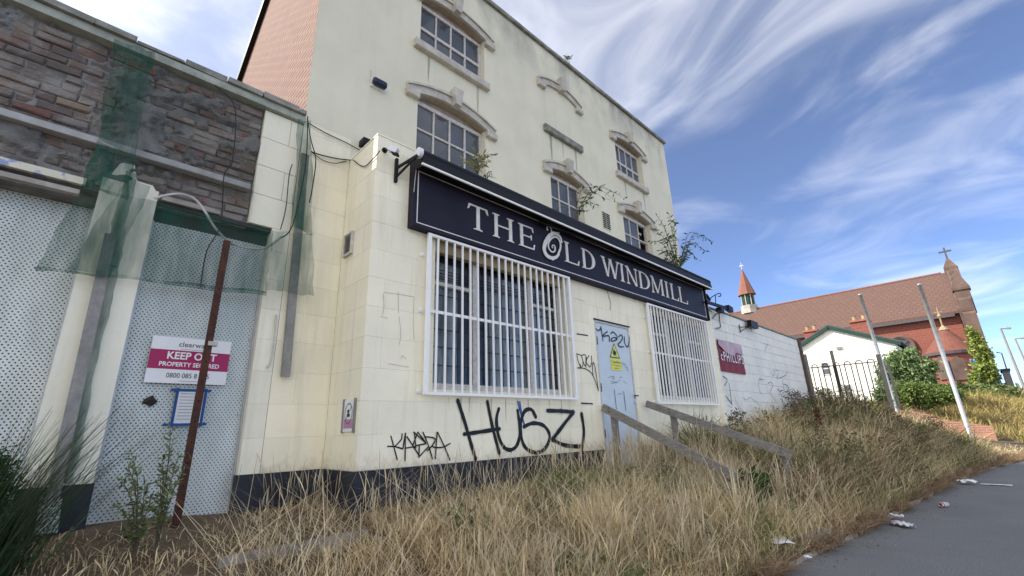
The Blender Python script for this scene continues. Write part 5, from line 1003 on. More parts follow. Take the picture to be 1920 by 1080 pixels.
V, F, C_ = join(parts); tag(mesh_np('bank_scrub', V, F, C_, M['leaf']), 'dark olive and brown broadleaf scrub tangled through the bank', 'scrub', kind='stuff')
# sunlit grass on the hill at the far right
parts = []; n = 42000; X = rng.uniform(20, 40, n); Y = rng.uniform(-4, 7, n); k = (Y > edge(X)+.05) & (X > 22.6); X, Y = X[k], Y[k]; n = len(X); P = np.stack([X, Y, height(X, Y)-.03], 1)
c = tint(n, (.42, .33, .13), (.30, .25, .10), .15); gr = rng.random(n) < np.clip(1.4*(pnoise(X*.8, Y, .8)-.45), 0, .85); c[gr] = tint(gr.sum(), (.15, .20, .05), (.10, .15, .04), .2)
parts.append(blades(P, rng.uniform(.15, .5, n), rng.uniform(.012, .03, n), rng.normal(.1, .2, n), rng.uniform(.1, 1, n), c, [.8, 1, .9, .3])); V, F, C_ = join(parts)
tag(mesh_np('meadow_grass', V, F, C_, M['straw']), 'sunlit yellow and green rough grass on the rise at the far right', 'grass', kind='stuff')

def crown_points(blobs, n):
    out = []; vol = np.array([b[3]*b[4]*b[5] for b in blobs])**.8; k = (n*vol/vol.sum()).astype(int)
    for b, kk in zip(blobs, k):
        d = rng.normal(0, 1, (kk, 3)); d /= np.linalg.norm(d, axis=1)[:, None]; r = rng.uniform(.25, 1.0, kk)**.55; lump = .95+.30*np.sin(d[:, 0]*6+b[0]*3)*np.sin(d[:, 1]*7+b[1])+.22*np.sin(d[:, 2]*9+b[0])*np.sin(d[:, 1]*11)
        out.append(np.array(b[:3])+d*(r*lump)[:, None]*np.array(b[3:6]))
    return np.concatenate(out)
def bush(name, blobs, n, size, ca, cb, label, cat, base, trunk_r=.05, group=None, ratio=.5, trunk_name='trunk'):
    t = thing(name, base, label, cat, group); blobs = list(blobs); main_ = list(blobs)
    for b_ in main_:
        for _ in range(7):
            d_ = Vector((random.gauss(0, 1), random.gauss(0, 1), random.gauss(.3, 1))).normalized(); k_ = random.uniform(.16, .4); blobs.append((b_[0]+d_.x*b_[3]*.9, b_[1]+d_.y*b_[4]*.9, b_[2]+d_.z*b_[5]*.9, b_[3]*k_, b_[4]*k_, b_[5]*k_))
    P = crown_points(blobs, n); v, f, c = leaf_quads(P, size, tint(len(P), ca, cb, .22), .15, ratio); mesh_np('crown', v, f, c, M['leaf'], t)
    q = MB(); b0 = Vector(base)
    for b in blobs[:6]:
        c_ = Vector(b[:3]); mid = b0.lerp(c_, .5)+Vector((random.uniform(-.1, .1), random.uniform(-.1, .1), .1)); q.tube([b0-Vector((0, 0, .1)), mid, c_], [trunk_r, trunk_r*.6, trunk_r*.2], 6)
    q.build(trunk_name, M['bark'], t, True); return t
# ------------------------------------------------------------------ weeds
def arching(name, base, tips, label, cat, leaf=.09, nl=14, ca=(.05, .085, .03), cb=(.09, .13, .05), r=.006, ratio=.28, group=None, droop=.35, stemmat='bark', flower=None, pairs=2):
    t = thing(name, base, label, cat, group); q = MB(); P = []; D = []; b0 = Vector(base)
    for tip in tips:
        tip = Vector(tip); mid = b0.lerp(tip, .55)+Vector((0, 0, .22*(tip-b0).length)); pts = catmull([b0, b0.lerp(mid, .5)+Vector((0, 0, .06)), mid, tip], 6); q.tube(pts, [r*(1-.75*i/len(pts)) for i in range(len(pts))], 5)
        for i in range(nl):
            s_ = .25+.75*i/(nl-1); p = pts[min(len(pts)-1, int(s_*(len(pts)-1)))]; tg = (pts[min(len(pts)-1, int(s_*(len(pts)-1))+1)]-pts[max(0, int(s_*(len(pts)-1))-1)]).normalized()
            for sgn in ([-1, 1] if pairs == 2 else [random.choice((-1, 1))]):
                sdv = tg.cross(Vector((random.uniform(-.5, .5), random.uniform(-.5, .5), 1))).normalized()*sgn; P.append(p); D.append(sdv*.8+tg*.6)
    q.build('stems', M[stemmat], t, True); P = np.array(P, float); D = np.array(D, float)
    v, f, c = leaf_quads(P, leaf, tint(len(P), ca, cb, .2), droop, ratio, D); mesh_np('leaves', v, f, c, M['leaf'], t)
    return t
AY = 4.25
def tipsfrom(pxs, y): return [at(p[0], p[1], 'Y', y+random.uniform(-.25, .25)) for p in pxs]
arching('buddleia', at(1075, 415, 'Y', AY), tipsfrom(((1170, 372), (1150, 362), (1120, 385), (1110, 352), (1135, 372), (1098, 395), (1162, 384)), AY), 'buddleia seedling arching over the awning beside the louvre vent', 'buddleia', .10, 9)
arching('buddleia', at(1272, 512, 'Y', AY), tipsfrom(((1335, 452), (1322, 470), (1300, 455), (1255, 402), (1232, 405), (1225, 430), (1220, 452), (1240, 470), (1285, 482), (1250, 440), (1265, 415), (1318, 446), (1290, 470), (1245, 485), (1310, 488)), AY), 'large buddleia bush sprouting at the right end of the extension roof', 'buddleia', .12, 12, r=.010)
arching('buddleia', at(895, 330, 'Y', AY), tipsfrom(((880, 292), (870, 300), (905, 290), (893, 285), (915, 300), (885, 312), (925, 292)), AY), 'wilting pale buddleia growing below the first-floor left window', 'buddleia', .09, 9, ca=(.14, .16, .07), cb=(.28, .27, .14))
arching('buddleia', at(912, 342, 'Y', AY), tipsfrom(((922, 326), (926, 333), (908, 325)), AY), 'tiny buddleia sprig on the awning right of the wilting one', 'buddleia', .05, 6)
arching('parapet_weed', at(1063, 118, 'Y', YB+.05), tipsfrom(((1070, 108), (1062, 106), (1066, 113)), YB), 'tiny dark weed growing on the parapet coping', 'weed', .09, 4)
# broom bush at the left edge
bs = thing('broom_bush', (-.1, 3.9, -.8), 'dark green broom bush with long wispy shoots at the left edge', 'shrub'); n = 620
base = np.stack([rng.normal(-.26, .12, n), rng.normal(4.0, .12, n), np.full(n, -.9)], 1); a = rng.normal(.1, .7, n)
v1 = blades(base, rng.uniform(.5, 1.15, n), rng.uniform(.004, .008, n), rng.uniform(.05, .45, n), rng.uniform(.0, .35, n), tint(n, (.03, .06, .022), (.055, .085, .035), .2), [1, .9, .7, .5, .2], a); mesh_np('shoots', *v1, M['leaf'], bs)
P = crown_points([(-.17, 4.05, -.62, .17, .2, .26), (-.22, 4.05, -.28, .11, .16, .24), (-.26, 4.1, -.75, .22, .25, .22), (-.12, 3.95, -.80, .14, .16, .16)], 20000); v, f, c = leaf_quads(P, .05, tint(len(P), (.018, .045, .018), (.04, .075, .03), .25), -.3, .2); mesh_np('foliage', v, f, c, M['leaf'], bs)
# long arching bare shoots of the broom
q = MB()
for (x_, y_) in ((228, 760), (200, 800), (160, 770), (185, 835), (150, 820), (215, 860)):
    tip = at(x_, y_, 'Y', 4.0); b0 = Vector((-.18, 4.0, -.7)); q.tube(catmull([b0, b0.lerp(tip, .55)+Vector((0, 0, .08)), tip], 6), [.005*(1-.06*i) for i in range(13)], 5)
q.build('bare_shoots', M['bark'], bs, True)
def mugwort(px, py, toppx, y, label):
    b0 = at(px, py, 'Y', y); tips = [at(p[0], p[1], 'Y', y+random.uniform(-.08, .08)) for p in toppx]
    t = arching('mugwort', b0, tips, label, 'weed', .045, 26, (.11, .16, .05), (.24, .27, .14), .005, .3, 'tall wispy weeds by the left doorway', .1, 'bark'); return t
mugwort(250, 1060, ((246, 850), (228, 900), (272, 905), (215, 945), (285, 930), (240, 875), (258, 980), (232, 990), (270, 985)), 4.0, 'wispy green weed in front of the perforated door, left of two')
mugwort(290, 1040, ((320, 805), (305, 860), (335, 855), (300, 900), (345, 880), (318, 840), (290, 950), (310, 960)), 4.05, 'taller wispy green weed in front of the perforated door, right of two')
# leafy green plant by the steps
dk = at(1410, 915, 'Y', 2.2); P = crown_points([(dk.x-.02, 2.2, dk.z, .17, .18, .15), (dk.x+.14, 2.22, dk.z+.03, .14, .16, .13), (dk.x-.12, 2.2, dk.z-.05, .12, .14, .12)], 700); t = thing('dock_plant', (dk.x, 2.2, -1.1), 'bright green leafy plant beside the lower end of the handrail', 'plant')
v, f, c = leaf_quads(P, .12, tint(len(P), (.04, .085, .025), (.085, .14, .04), .2), .1, .5); mesh_np('leaves', v, f, c, M['leaf'], t); q = MB(); [q.tube([(dk.x, 2.2, -1.15), (dk.x+random.uniform(-.15, .15), 2.2+random.uniform(-.15, .15), dk.z+.05)], .005, 5) for _ in range(6)]; q.build('stems', M['bark'], t)
# rust-brown dock seed spikes
for (px_, py_, top, y_, lab) in ((1545, 850, 765, 2.6, 'dark rust-brown dock seed spike standing below the railings'), (1590, 880, 815, 2.2, 'bent rust-brown dock seed head lower on the bank'), (1520, 845, 790, 2.9, 'smaller rust-brown dock spike nearest the white wall')):
    b0 = at(px_, py_, 'Y', y_); tp = at(px_-14, top, 'Y', y_); t = thing('dock_spike', b0, lab, 'weed', 'brown dock spikes on the bank'); q = MB(); q.tube([b0-Vector((0, 0, .3)), b0.lerp(tp, .5), tp], [.012, .009, .004], 6); q.build('stem', M['bark'], t)
    n = 700; s_ = rng.random(n); P = np.array(b0)+(np.array(tp)-np.array(b0))*s_[:, None]; P += rng.normal(0, 1, (n, 3))*np.array([.07, .07, .03])*(1-.75*s_)[:, None]
    v, f, c = leaf_quads(P, .05, tint(n, (.10, .035, .02), (.17, .07, .04), .2), .2, .5); tag(mesh_np('seeds', v, f, c, M['leaf'], t), kind='stuff')
# willowherb / loosestrife by the white wall
def spikes(name, n_, x0, x1, y0, y1, hmin, hmax, col_, label, cat, flower=None):
    q = MB(); xs3 = rng.uniform(x0, x1, n_); ys3 = rng.uniform(y0, y1, n_); zs3 = height(xs3, ys3); t = thing(name, ((x0+x1)/2, (y0+y1)/2, float(zs3.mean())), label, cat); Ps = []; Fs = []
    for a, b, c in zip(xs3, ys3, zs3):
        h = random.uniform(hmin, hmax); tip = Vector((a+random.uniform(-.12, .12), b+random.uniform(-.12, .12), c+h)); b0 = Vector((a, b, c-.05)); q.tube([b0, b0.lerp(tip, .5)+Vector((.02, .01, 0)), tip], [.007, .005, .002], 5)
        m_ = int(34*h/.8)
        for i in range(m_): s_ = .2+.8*random.random(); Ps.append(b0.lerp(tip, s_)+Vector((random.gauss(0, .02), random.gauss(0, .02), 0)))
        if flower and random.random() < .5:
            for i in range(26): Fs.append(b0.lerp(tip, .78+.22*random.random())+Vector((random.gauss(0, .018), random.gauss(0, .018), 0)))
    q.build('stems', M['bark'], t); P = np.array(Ps, float); v, f, c = leaf_quads(P, .085, tint(len(P), *col_, .2), .0, .25); mesh_np('leaves', v, f, c, M['leaf'], t)
    if Fs: P = np.array(Fs, float); v, f, c = leaf_quads(P, .03, tint(len(P), flower, tuple(x_*.8 for x_ in flower), .15), -.2, .7); mesh_np('blossom', v, f, c, M['leaf'], t)
spikes('willowherb', 26, 12.2, 15.3, 3.25, 3.85, .45, 1.0, ((.07, .085, .05), (.13, .13, .08)), 'purple-flowered willowherb clump growing against the white wall', 'wildflower', (.26, .10, .34))
spikes('tall_weeds', 30, 14.5, 17.6, 1.8, 3.7, .4, .95, ((.08, .075, .05), (.13, .11, .07)), 'tangle of dark dead weeds below the railings', 'weed')
spikes('bank_weeds', 22, 16.5, 19.5, .9, 2.4, .3, .6, ((.13, .17, .06), (.2, .2, .1)), 'green weeds at the foot of the steel poles', 'weed')
# two yellow flowers in the grass
for (px_, py_) in ((1072, 951), (1062, 969)):
    p = at(px_, py_, 'Y', 3.0); t = thing('yellow_flower', p, 'small yellow flower in the dry grass, %s of two' % ('upper' if py_ < 960 else 'lower'), 'flower', 'yellow flowers in the grass'); q = MB()
    for k in range(9): a_ = k*2*math.pi/9; q.add([p, p+Vector((.02*math.cos(a_), -.006, .02*math.sin(a_))), p+Vector((.02*math.cos(a_+.5), -.008, .02*math.sin(a_+.5)))], [(0, 1, 2)])
    q.build('petals', M['yellow'], t); q = MB(); q.tube([p-Vector((0, -.01, .0)), p-Vector((.03, -.05, .35))], .002, 5); q.build('stem', mat('flower_stem', (.1, .16, .05), .8), t)
# buckled kerb-side stones at left
q = MB(); q.box(.9, 1.9, 3.6, 3.72, -.85, -.72, jit=.02); tag(q.build('stone_edging', M['concrete']), 'half-buried concrete edging in front of the perforated door', 'edging')

# grit and dead leaves blown onto the path edge
n = 900; X = rng.uniform(4.4, 20, n); Y = edge(X)-rng.gamma(1.0, .16, n); P = np.stack([X, Y, np.full(n, -1.194)], 1); dg_ = np.stack([rng.normal(0, 1, n), rng.normal(0, 1, n), np.zeros(n)], 1); v, f, c = leaf_quads(P, .026, tint(n, (.22, .15, .09), (.34, .29, .22), .25), 0, .5, dg_); v[:, 2] = np.clip(v[:, 2], -1.197, -1.185)
tag(mesh_np('path_debris', v, f, c, M['leaf']), 'brown grit and dead leaves scattered along the tarmac edge', 'debris', kind='stuff')
# ------------------------------------------------------------------ litter
def litter(px_, py_, z, w, d, m, label, name='litter_paper', h=.02):
    c_ = at(px_, py_, 'Z', z); q = MB(); n_ = 6; a0 = random.uniform(0, 3); vs_ = []
    for j in range(n_+1):
        for i in range(n_+1):
            u_, v_ = (i/n_-.5)*w, (j/n_-.5)*d; vs_.append((c_.x+u_*math.cos(a0)-v_*math.sin(a0)+random.uniform(-.006, .006), c_.y+u_*math.sin(a0)+v_*math.cos(a0)+random.uniform(-.006, .006), c_.z+h*random.random()))
    q.add(vs_, [(j*(n_+1)+i, j*(n_+1)+i+1, (j+1)*(n_+1)+i+1, (j+1)*(n_+1)+i) for j in range(n_) for i in range(n_)]); return tag(q.build(name, m), label, 'litter', 'litter along the path edge')
M['litterw'] = mat('printed_litter', (.74, .74, .76), .6, scale=14, col2=(.42, .34, .44), lo=.55, hi=.68)
litter(1462, 1014, -1.065, .26, .17, M['litterw'], 'folded white and purple leaflet lying on the concrete slab', h=.015)
litter(1688, 985, -1.19, .30, .14, M['litterw'], 'crumpled white wrapper at the middle of the path edge', h=.05)
litter(1680, 970, -1.17, .14, .10, M['litterw'], 'small white scrap just above the crumpled wrapper', h=.04)
litter(1812, 905, -1.17, .22, .2, M['litterw'], 'white scrap in the grass near the far path edge', h=.06)
litter(1515, 1046, -1.17, .06, .05, M['litterw'], 'tiny white scrap at the near path edge', h=.02)
litter(1868, 909, -1.19, .4, .12, M['paper'], 'flat pale wrapper lying on the far tarmac', h=.01)
c_ = at(1770, 946, 'Z', -1.165); t = thing('drinks_can', c_, 'crushed drinks can lying on the path beside the grass', 'can'); q = MB(); q.tube([c_+Vector((-.09, .03, 0)), c_+Vector((-.08, .027, 0)), c_+Vector((.07, -.02, -.005)), c_+Vector((.08, -.024, -.004))], [.024, .033, .033, .025], 12); q.build('body', mat('printed_can', (.6, .6, .62), .35, scale=16, col2=(.35, .08, .07), lo=.5, hi=.56), t, True); q = MB(); q.tube([c_+Vector((.08, -.024, -.004)), c_+Vector((.086, -.026, -.004))], .024, 12); q.build('lid', M['galv'], t)

# ------------------------------------------------------------------ railings, poles, low wall, house
FX = 17.25
fn = thing('bow_top_railing', (FX, 3.2, .25), 'grey bow-top metal railing beyond the white wall', 'railing')
M['rail'] = mat('grey_railing_paint', (.07, .065, .055), .55, scale=10)
def gp_(px_, py_): return at(px_, py_, 'X', FX)
def railpanel(pxa, pya, pxb, pyb, zb, n_):
    a, b = gp_(pxa, pya), gp_(pxb, pyb); q = MB(); q.tube([a, b], .018, 6); q.tube([(FX, a.y, zb), (FX, b.y, zb)], .018, 6); q.build('rail', M['rail'], fn)
    for i in range(n_):
        s0, s1 = (i+.22)/n_, (i+.78)/n_; y0_, y1_ = a.y+(b.y-a.y)*s0, a.y+(b.y-a.y)*s1; z0_ = a.z+(b.z-a.z)*s0; rr_ = abs(y1_-y0_)/2; ym = (y0_+y1_)/2
        q = MB(); q.tube([(FX, y0_, zb-.1), (FX, y0_, z0_)]+[(FX, ym+(y0_-ym)*math.cos(k*math.pi/6), z0_+rr_*1.1*math.sin(k*math.pi/6)) for k in range(1, 6)]+[(FX, y1_, z0_), (FX, y1_, zb-.1)], .017, 5); q.build('bow_bar', M['rail'], fn)
railpanel(1490, 674, 1508, 678, .45, 1); railpanel(1518, 690, 1644, 678, .42, 6)
for (px_, top, bot, r_) in ((1508, 664, 775, .035), (1557, 657, 775, .04), (1645, 664, 775, .05)):
    a = gp_(px_+(0), top); q = MB(); q.box(FX+.03, FX+.03+2*r_, a.y-r_, a.y+r_, .1, a.z); q.build('post', M['rail'], fn)
q = MB(); a = gp_(1652, 680); q.box(FX+.1, FX+.16, a.y-.16, a.y-.1, .2, a.z); q.build('gate_post', M['rail'], fn)
for (pa, pb, lab) in (((1613, 553), (1692, 806), 'leaning galvanised steel pole nearer the railings'), ((1724, 534), (1826, 836), 'galvanised steel pole further right by the path')):
    a, b = at(*pa, 'X', 20), at(*pb, 'X', 20); t = thing('steel_pole', b, lab, 'pole', 'bare steel poles on the bank'); q = MB(); q.tube([b-Vector((0, 0, .3)), b.lerp(a, .5), a], .058, 12); q.build('shaft', M['galv'], t, True); q = MB(); q.tube([a, a+Vector((0, 0, .03))], .062, 12); q.build('cap', M['galv'], t); q = MB(); q.tube([b-Vector((0, 0, .2)), b+Vector((0, 0, .35))], .085, 12); q.build('base_sleeve', M['galv'], t)
LX = 22.2
t = thing('low_brick_wall', (LX, 2, -.9), 'low red brick retaining wall stepping down behind the steel poles', 'wall'); prev = None
P = [at(1682, 766, 'X', LX), at(1750, 779, 'X', LX), at(1752, 785, 'X', LX), at(1862, 800, 'X', LX)]
q = MB(); q.prism([(LX, P[0].y, P[0].z-1.6), (LX, P[1].y, P[0].z-1.6), (LX, P[1].y, P[1].z), (LX, P[0].y, P[0].z)], (.3, 0, 0)); q.build('brick_panel', M['low_brick'], t)
q = MB(); q.prism([(LX+.002, P[2].y, P[0].z-1.6), (LX+.002, P[3].y, P[0].z-1.6), (LX+.002, P[3].y, P[3].z), (LX+.002, P[2].y, P[2].z)], (.3, 0, 0)); q.build('brick_panel', M['low_brick'], t)
# white gabled house
HX = 30
house = thing('white_house', (HX, 5.4, .4), 'white rendered gable-end house with dark green bargeboards', 'house')
q = MB(); eL, ap, eR = at(1489, 660, 'X', HX), at(1554, 617, 'X', HX), at(1668, 646, 'X', HX); eR = Vector((HX, 2.9, eR.z)); q.prism([(HX, eL.y, 0), (HX, eR.y, 0), (HX, eR.y, eR.z), ap, (HX, eL.y, eL.z)], (9, 0, 0)); q.build('wall', M['house_white'], house)
q = MB(); 
for a, b in ((eL, ap), (ap, eR)):
    d_ = (b-a).normalized(); q.beam(a-d_*(.25 if a is eL else 0)+Vector((-.08, 0, .08)), b+d_*(.25 if b is eR else 0)+Vector((-.08, 0, .08)), .16, .17)
q.build('bargeboard', M['green_paint'], house)
q = MB()
for a, b in ((eL, ap), (ap, eR)): d_ = (b-a).normalized()*.3; q.prism([a-d_*(a is eL)+Vector((-.1, 0, .17)), b+d_*(b is eR)+Vector((-.1, 0, .17)), b+d_*(b is eR)+Vector((-.1, 0, .25)), a-d_*(a is eL)+Vector((-.1, 0, .25))], (9.3, 0, 0))
q.build('roof', M['slate'], house)
for (px_, py_, w_, h_) in ((1548, 691, .2, .36), (1591, 733, .2, .36)):
    c_ = at(px_, py_, 'X', HX); q = MB(); q.box(HX-.03, HX+.02, c_.y-w_, c_.y+w_, c_.z-h_, c_.z+h_); o = q.build('window', M['frame'], house)
    for j in (-1, 1): q = MB(); q.box(HX-.036, HX-.031, c_.y-w_+.06, c_.y+w_-.06, c_.z+(.03 if j > 0 else -h_+.06), c_.z+(h_-.06 if j > 0 else -.03)); q.build('pane', M['glass'], o)
c_ = at(1573, 652, 'X', HX); q = MB(); q.box(HX-.08, HX, c_.y-.12, c_.y+.12, c_.z-.08, c_.z+.06); q.build('wall_lamp', M['grey_batten'], house)
# terrace behind with chimneys
tr = thing('brick_house', (42, 8, 1), 'red brick house behind the white gable with two chimneys', 'house')
q = MB(); q.prism([(42, 12, .5), (42, 5, .5), (42, 5, 4.4), (42, 12, 4.4)], (6, 0, 0)); q.build('wall', M['redbrick_far'], tr)
q = MB(); q.prism([(41.8, 12.2, 4.41), (48.2, 12.2, 4.41), (45, 12.2, 5.2)], (0, -7.4, 0)); q.build('roof', M['slate'], tr)
for (px_, pt_, pb_, w_) in ((1610, 603, 640, 1.0), (1519, 622, 650, .85)):
    a = at(px_, pt_, 'X', 43); b = at(px_, pb_, 'X', 43); q = MB(); q.box(43, 44.2, a.y-w_*.55, a.y+w_*.55, b.z-.6, a.z); o = q.build('chimney', M['church_brick'], tr)
    q = MB(); q.box(42.9, 44.3, a.y-w_*.62, a.y+w_*.62, a.z+.002, a.z+.14); q.build('chimney_cap', M['redbrick_far'], o)
    for k in range(2): q = MB(); q.lathe((43.5, a.y+(k-.5)*.6*w_, a.z+.14), [(.16, 0), (.13, .35), (.17, .42), (.12, .42)], 10); q.build('chimney_pot', M['gold'], o)

# ------------------------------------------------------------------ church
CX = 60; RW = 7.0; eav = 9.29
ch = thing('church', (CX+RW, 10, 3), 'large red brick church with a long clay tile roof', 'church')
rz = at(1775, 515, 'X', CX+RW).z; Ye0 = .55; Ye1 = 30
q = MB(); q.box(CX, CX+2*RW, Ye0, Ye1, 1, eav-.01); q.build('nave_wall', M['church_brick'], ch)
q = MB(); ov = .5; q.prism([(CX-ov, 0.51, eav-.05), (CX+RW, 0.51, rz), (CX+2*RW+ov, 0.51, eav-.05), (CX+2*RW+ov, 0.51, eav+.15), (CX+RW, 0.51, rz+.25), (CX-ov, 0.51, eav+.15)], (0, Ye1-Ye0, 0)); q.build('roof', M['tile'], ch)
q = MB(); q.box(CX-.55, CX-.25, Ye0+.3, Ye1, eav-.3, eav-.06); q.build('gutter', M['slate'], ch)
q = MB(); q.tube([(CX+RW, Ye0+.4, rz+.25), (CX+RW, Ye1, rz+.25)], .16, 6); q.build('ridge_tiles', mat('pink_ridge_tile', (.22, .105, .085), .8), ch)
# gable end: thick stone-coped slab, apex gablet with cross, stepped buttress
M['church_stone'] = mat('brown_church_stone', (.14, .095, .075), .9, scale=1.2, col2=(.09, .06, .05))
q = MB(); q.prism([(CX-.6, -.5, 3), (CX-.6, -.5, eav+.35), (CX+RW, -.5, rz+.75), (CX+2*RW+.6, -.5, eav+.35), (CX+2*RW+.6, -.5, 3)], (0, 1.0, 0)); q.build('gable_end', M['church_stone'], ch)
cpk = at(1768, 486, 'X', CX+RW); q = MB(); q.lathe((CX+RW, .1, rz-.2), [(.8, 0), (.75, .9), (.1, cpk.z-rz+.2)], 4); q.build('apex_gablet', M['church_stone'], ch)
q = MB(); q.box(CX+RW-.08, CX+RW+.08, .02, .18, cpk.z-.1, cpk.z+1.25); q.box(CX+RW-.07, CX+RW+.07, -.42, .62, cpk.z+.72, cpk.z+.88); q.build('cross', M['slate'], ch)
for z0_, z1_, d_ in ((3, 6.5, 1.5), (6.5, 9.2, 1.05), (9.2, 10.6, .6)):
    q = MB(); q.prism([(CX-.6-d_, -.6, z0_), (CX-.6-d_, -.6, z1_-.3), (CX-.602, -.6, z1_+.3), (CX-.602, -.6, z0_)], (0, .9, 0)); q.build('buttress', M['church_stone'], ch)
for k in range(5):
    x_ = CX+.6+k*1.25; zt = eav+.35+(rz-eav+.4)*(x_-CX+.6)/(RW+.6); q = MB(); q.lathe((x_, .1, zt-.1), [(.28, 0), (.28, .35), (.04, .8)], 4); q.build('crocket', M['church_stone'], ch)
q = MB(); q.lathe((CX-.4, -.15, eav-.2), [(.75, 0), (.75, 2.2), (.9, 2.2), (.9, 2.4), (.05, 4.3)], 4); q.build('buttress_pinnacle', M['church_stone'], ch)
# wheel window
wc = at(1690, 652, 'X', CX); wr = abs(at(1716, 652, 'X', CX).y-wc.y)
q = MB(); pts = [Vector((CX-.12, wc.y+wr*math.cos(k*math.pi/14), wc.z+wr*math.sin(k*math.pi/14))) for k in range(29)]; q.tube(pts, .22, 6); o = q.build('wheel_window', M['church_stone'], ch)
q = MB(); q.poly([p+Vector((.04, 0, 0)) for p in pts[:-1]]); q.build('pane', M['glass'], o)
for k in range(4): q = MB(); a_ = k*math.pi/4; d_ = Vector((0, math.cos(a_), math.sin(a_)))*wr; q.beam(wc-d_+Vector((-.15, 0, 0)), wc+d_+Vector((-.15, 0, 0)), .2, .16); q.build('mullion', M['church_stone'], o)
# apse with conical roof
AXC = 57.5; aL, aR = at(1732, 664, 'X', AXC), at(1836, 655, 'X', AXC); ac = (aL+aR)/2; ar = abs(aR.y-aL.y)/2; az = ac.z; atop = at(1771, 612, 'X', AXC)
q = MB(); q.lathe((AXC+.3, ac.y, 0), [(ar*.93, 1), (ar*.93, az-.2)], 24); o = q.build('apse_wall', M['church_brick'], ch)
for px_ in (1763, 1800):
    c_ = at(px_, 690, 'X', AXC-ar*.9); q = MB(); d_ = Vector((c_.x-AXC-.3, c_.y-ac.y, 0)).normalized(); e_ = Vector((AXC+.3, ac.y, c_.z))+d_*(ar*.93); s_ = d_.cross(Vector((0, 0, 1)))
    q.prism([e_-s_*.5-d_*.1+Vector((0, 0, -1)), e_+s_*.5-d_*.1+Vector((0, 0, -1)), e_+s_*.5-d_*.1+Vector((0, 0, .6)), e_-d_*.1+Vector((0, 0, 1.1)), e_-s_*.5-d_*.1+Vector((0, 0, .6))], d_*.2); q.build('lancet_window', M['church_stone'], o)
q = MB(); q.lathe((AXC+.3, ac.y, 0), [(ar*1.02, az-.25), (ar*1.02, az-.02), (ar*.5, az+(atop.z-az)*.5), (.1, atop.z)], 24); q.build('conical_roof', mat('red_clay_cone', (.17, .065, .048), .85, scale=2), ch)
q = MB(); q.lathe((AXC+.3, ac.y, 0), [(ar*1.05, az-.3), (ar*1.06, az-.1)], 24); q.build('apse_gutter', M['slate'], ch)
q = MB(); q.lathe((AXC+.3, ac.y, atop.z-.3), [(.4, 0), (.2, .3), (.07, .45), (.07, 1.1), (.18, 1.35), (.07, 1.6), (.04, 2.2)], 8); q.box(AXC+.27, AXC+.33, ac.y-.3, ac.y+.3, atop.z+1.4, atop.z+1.47); q.build('finial', M['gold'], ch)
# fleche
fb = at(1407, 588, 'X', CX+RW); ft = at(1393, 510, 'X', CX+RW); f1 = at(1402, 562, 'X', CX+RW); 
q = MB(); fz0 = rz-.3; fy_ = fb.y; q.lathe((CX+RW, fy_, fz0), [(1.15, 0), (1.05, .6), (1.05, 1.15)], 8); o = q.build('fleche_base', M['kerb'], ch)
q = MB(); q.lathe((CX+RW, fy_, fz0), [(.86, 1.15), (.86, 2.65), (1.0, 2.65), (1.0, 2.75)], 8); q.build('louvre_stage', M['green_paint'], o)
for k in range(8):
    a_ = k*math.pi/4; q = MB(); q.box(CX+RW+.87*math.cos(a_)-.04, CX+RW+.87*math.cos(a_)+.04, fy_+.87*math.sin(a_)-.04, fy_+.87*math.sin(a_)+.04, fz0+1.15, fz0+2.65); q.build('louvre_post', M['stone'], o)
q = MB(); q.lathe((CX+RW, fy_, fz0), [(1.18, 2.7), (1.1, 2.95), (.05, ft.z-fz0+.4)], 8); q.build('fleche_spire', mat('clay_spire', (.24, .105, .075), .85, scale=2), o)
q = MB(); q.tube([(CX+RW, fy_, ft.z-.2), (CX+RW, fy_, ft.z+1.4)], .05, 6); q.box(CX+RW-.04, CX+RW+.04, fy_-.3, fy_+.3, ft.z+.9, ft.z+1.0); q.build('weather_vane', M['galv'], o)
# dark boundary wall in front of the church
q = MB(); a, b = at(1742, 716, 'X', 46), at(1850, 735, 'X', 46); q.prism([(46, a.y, a.z-2), (46, b.y-.5, b.z-2), (46, b.y-.5, b.z), (46, a.y, a.z)], (.4, 0, 0)); tag(q.build('boundary_wall', mat('dark_old_brick', (.12, .07, .055), .9)), 'dark brick boundary wall in front of the church', 'wall')
# blue hoarding and dark shed
t = thing('blue_hoarding', at(1850, 705, 'X', 48), 'blue sheeting behind the small tree by the church', 'hoarding')
a, b = at(1828, 700, 'X', 48), at(1872, 706, 'X', 48); q = MB(); zz_ = at(1850, 672, 'X', 48).z
n_ = 10; vs_ = [(48+.12*math.sin(i*2.1), a.y+(b.y-a.y)*i/n_, z_) for z_ in (a.z-1.0, zz_) for i in range(n_+1)]; q.add(vs_, [(i, i+1, i+n_+2, i+n_+1) for i in range(n_)]); q.build('sheet', mat('blue_tarpaulin', (.03, .16, .38), .5, scale=2, col2=(.06, .25, .45)), t)
q = MB(); 
for i in range(0, n_+1, 5): q.box(48.15, 48.25, vs_[i][1]-.06, vs_[i][1]+.06, a.z-1.2, zz_+.1)
q.build('frame', M['timber'], t)
t = thing('dark_shed', at(1888, 700, 'X', 70), 'small dark building beyond the street lamps', 'shed'); a, b = at(1877, 690, 'X', 70), at(1902, 722, 'X', 70)
q = MB(); q.box(70, 74, b.y, a.y, b.z-1, a.z-.3); q.build('wall', M['grey_batten'], t); q = MB(); q.box(69.8, 74.2, b.y-.1, a.y+.1, a.z-.299, a.z-.1); q.build('roof', M['slate'], t)
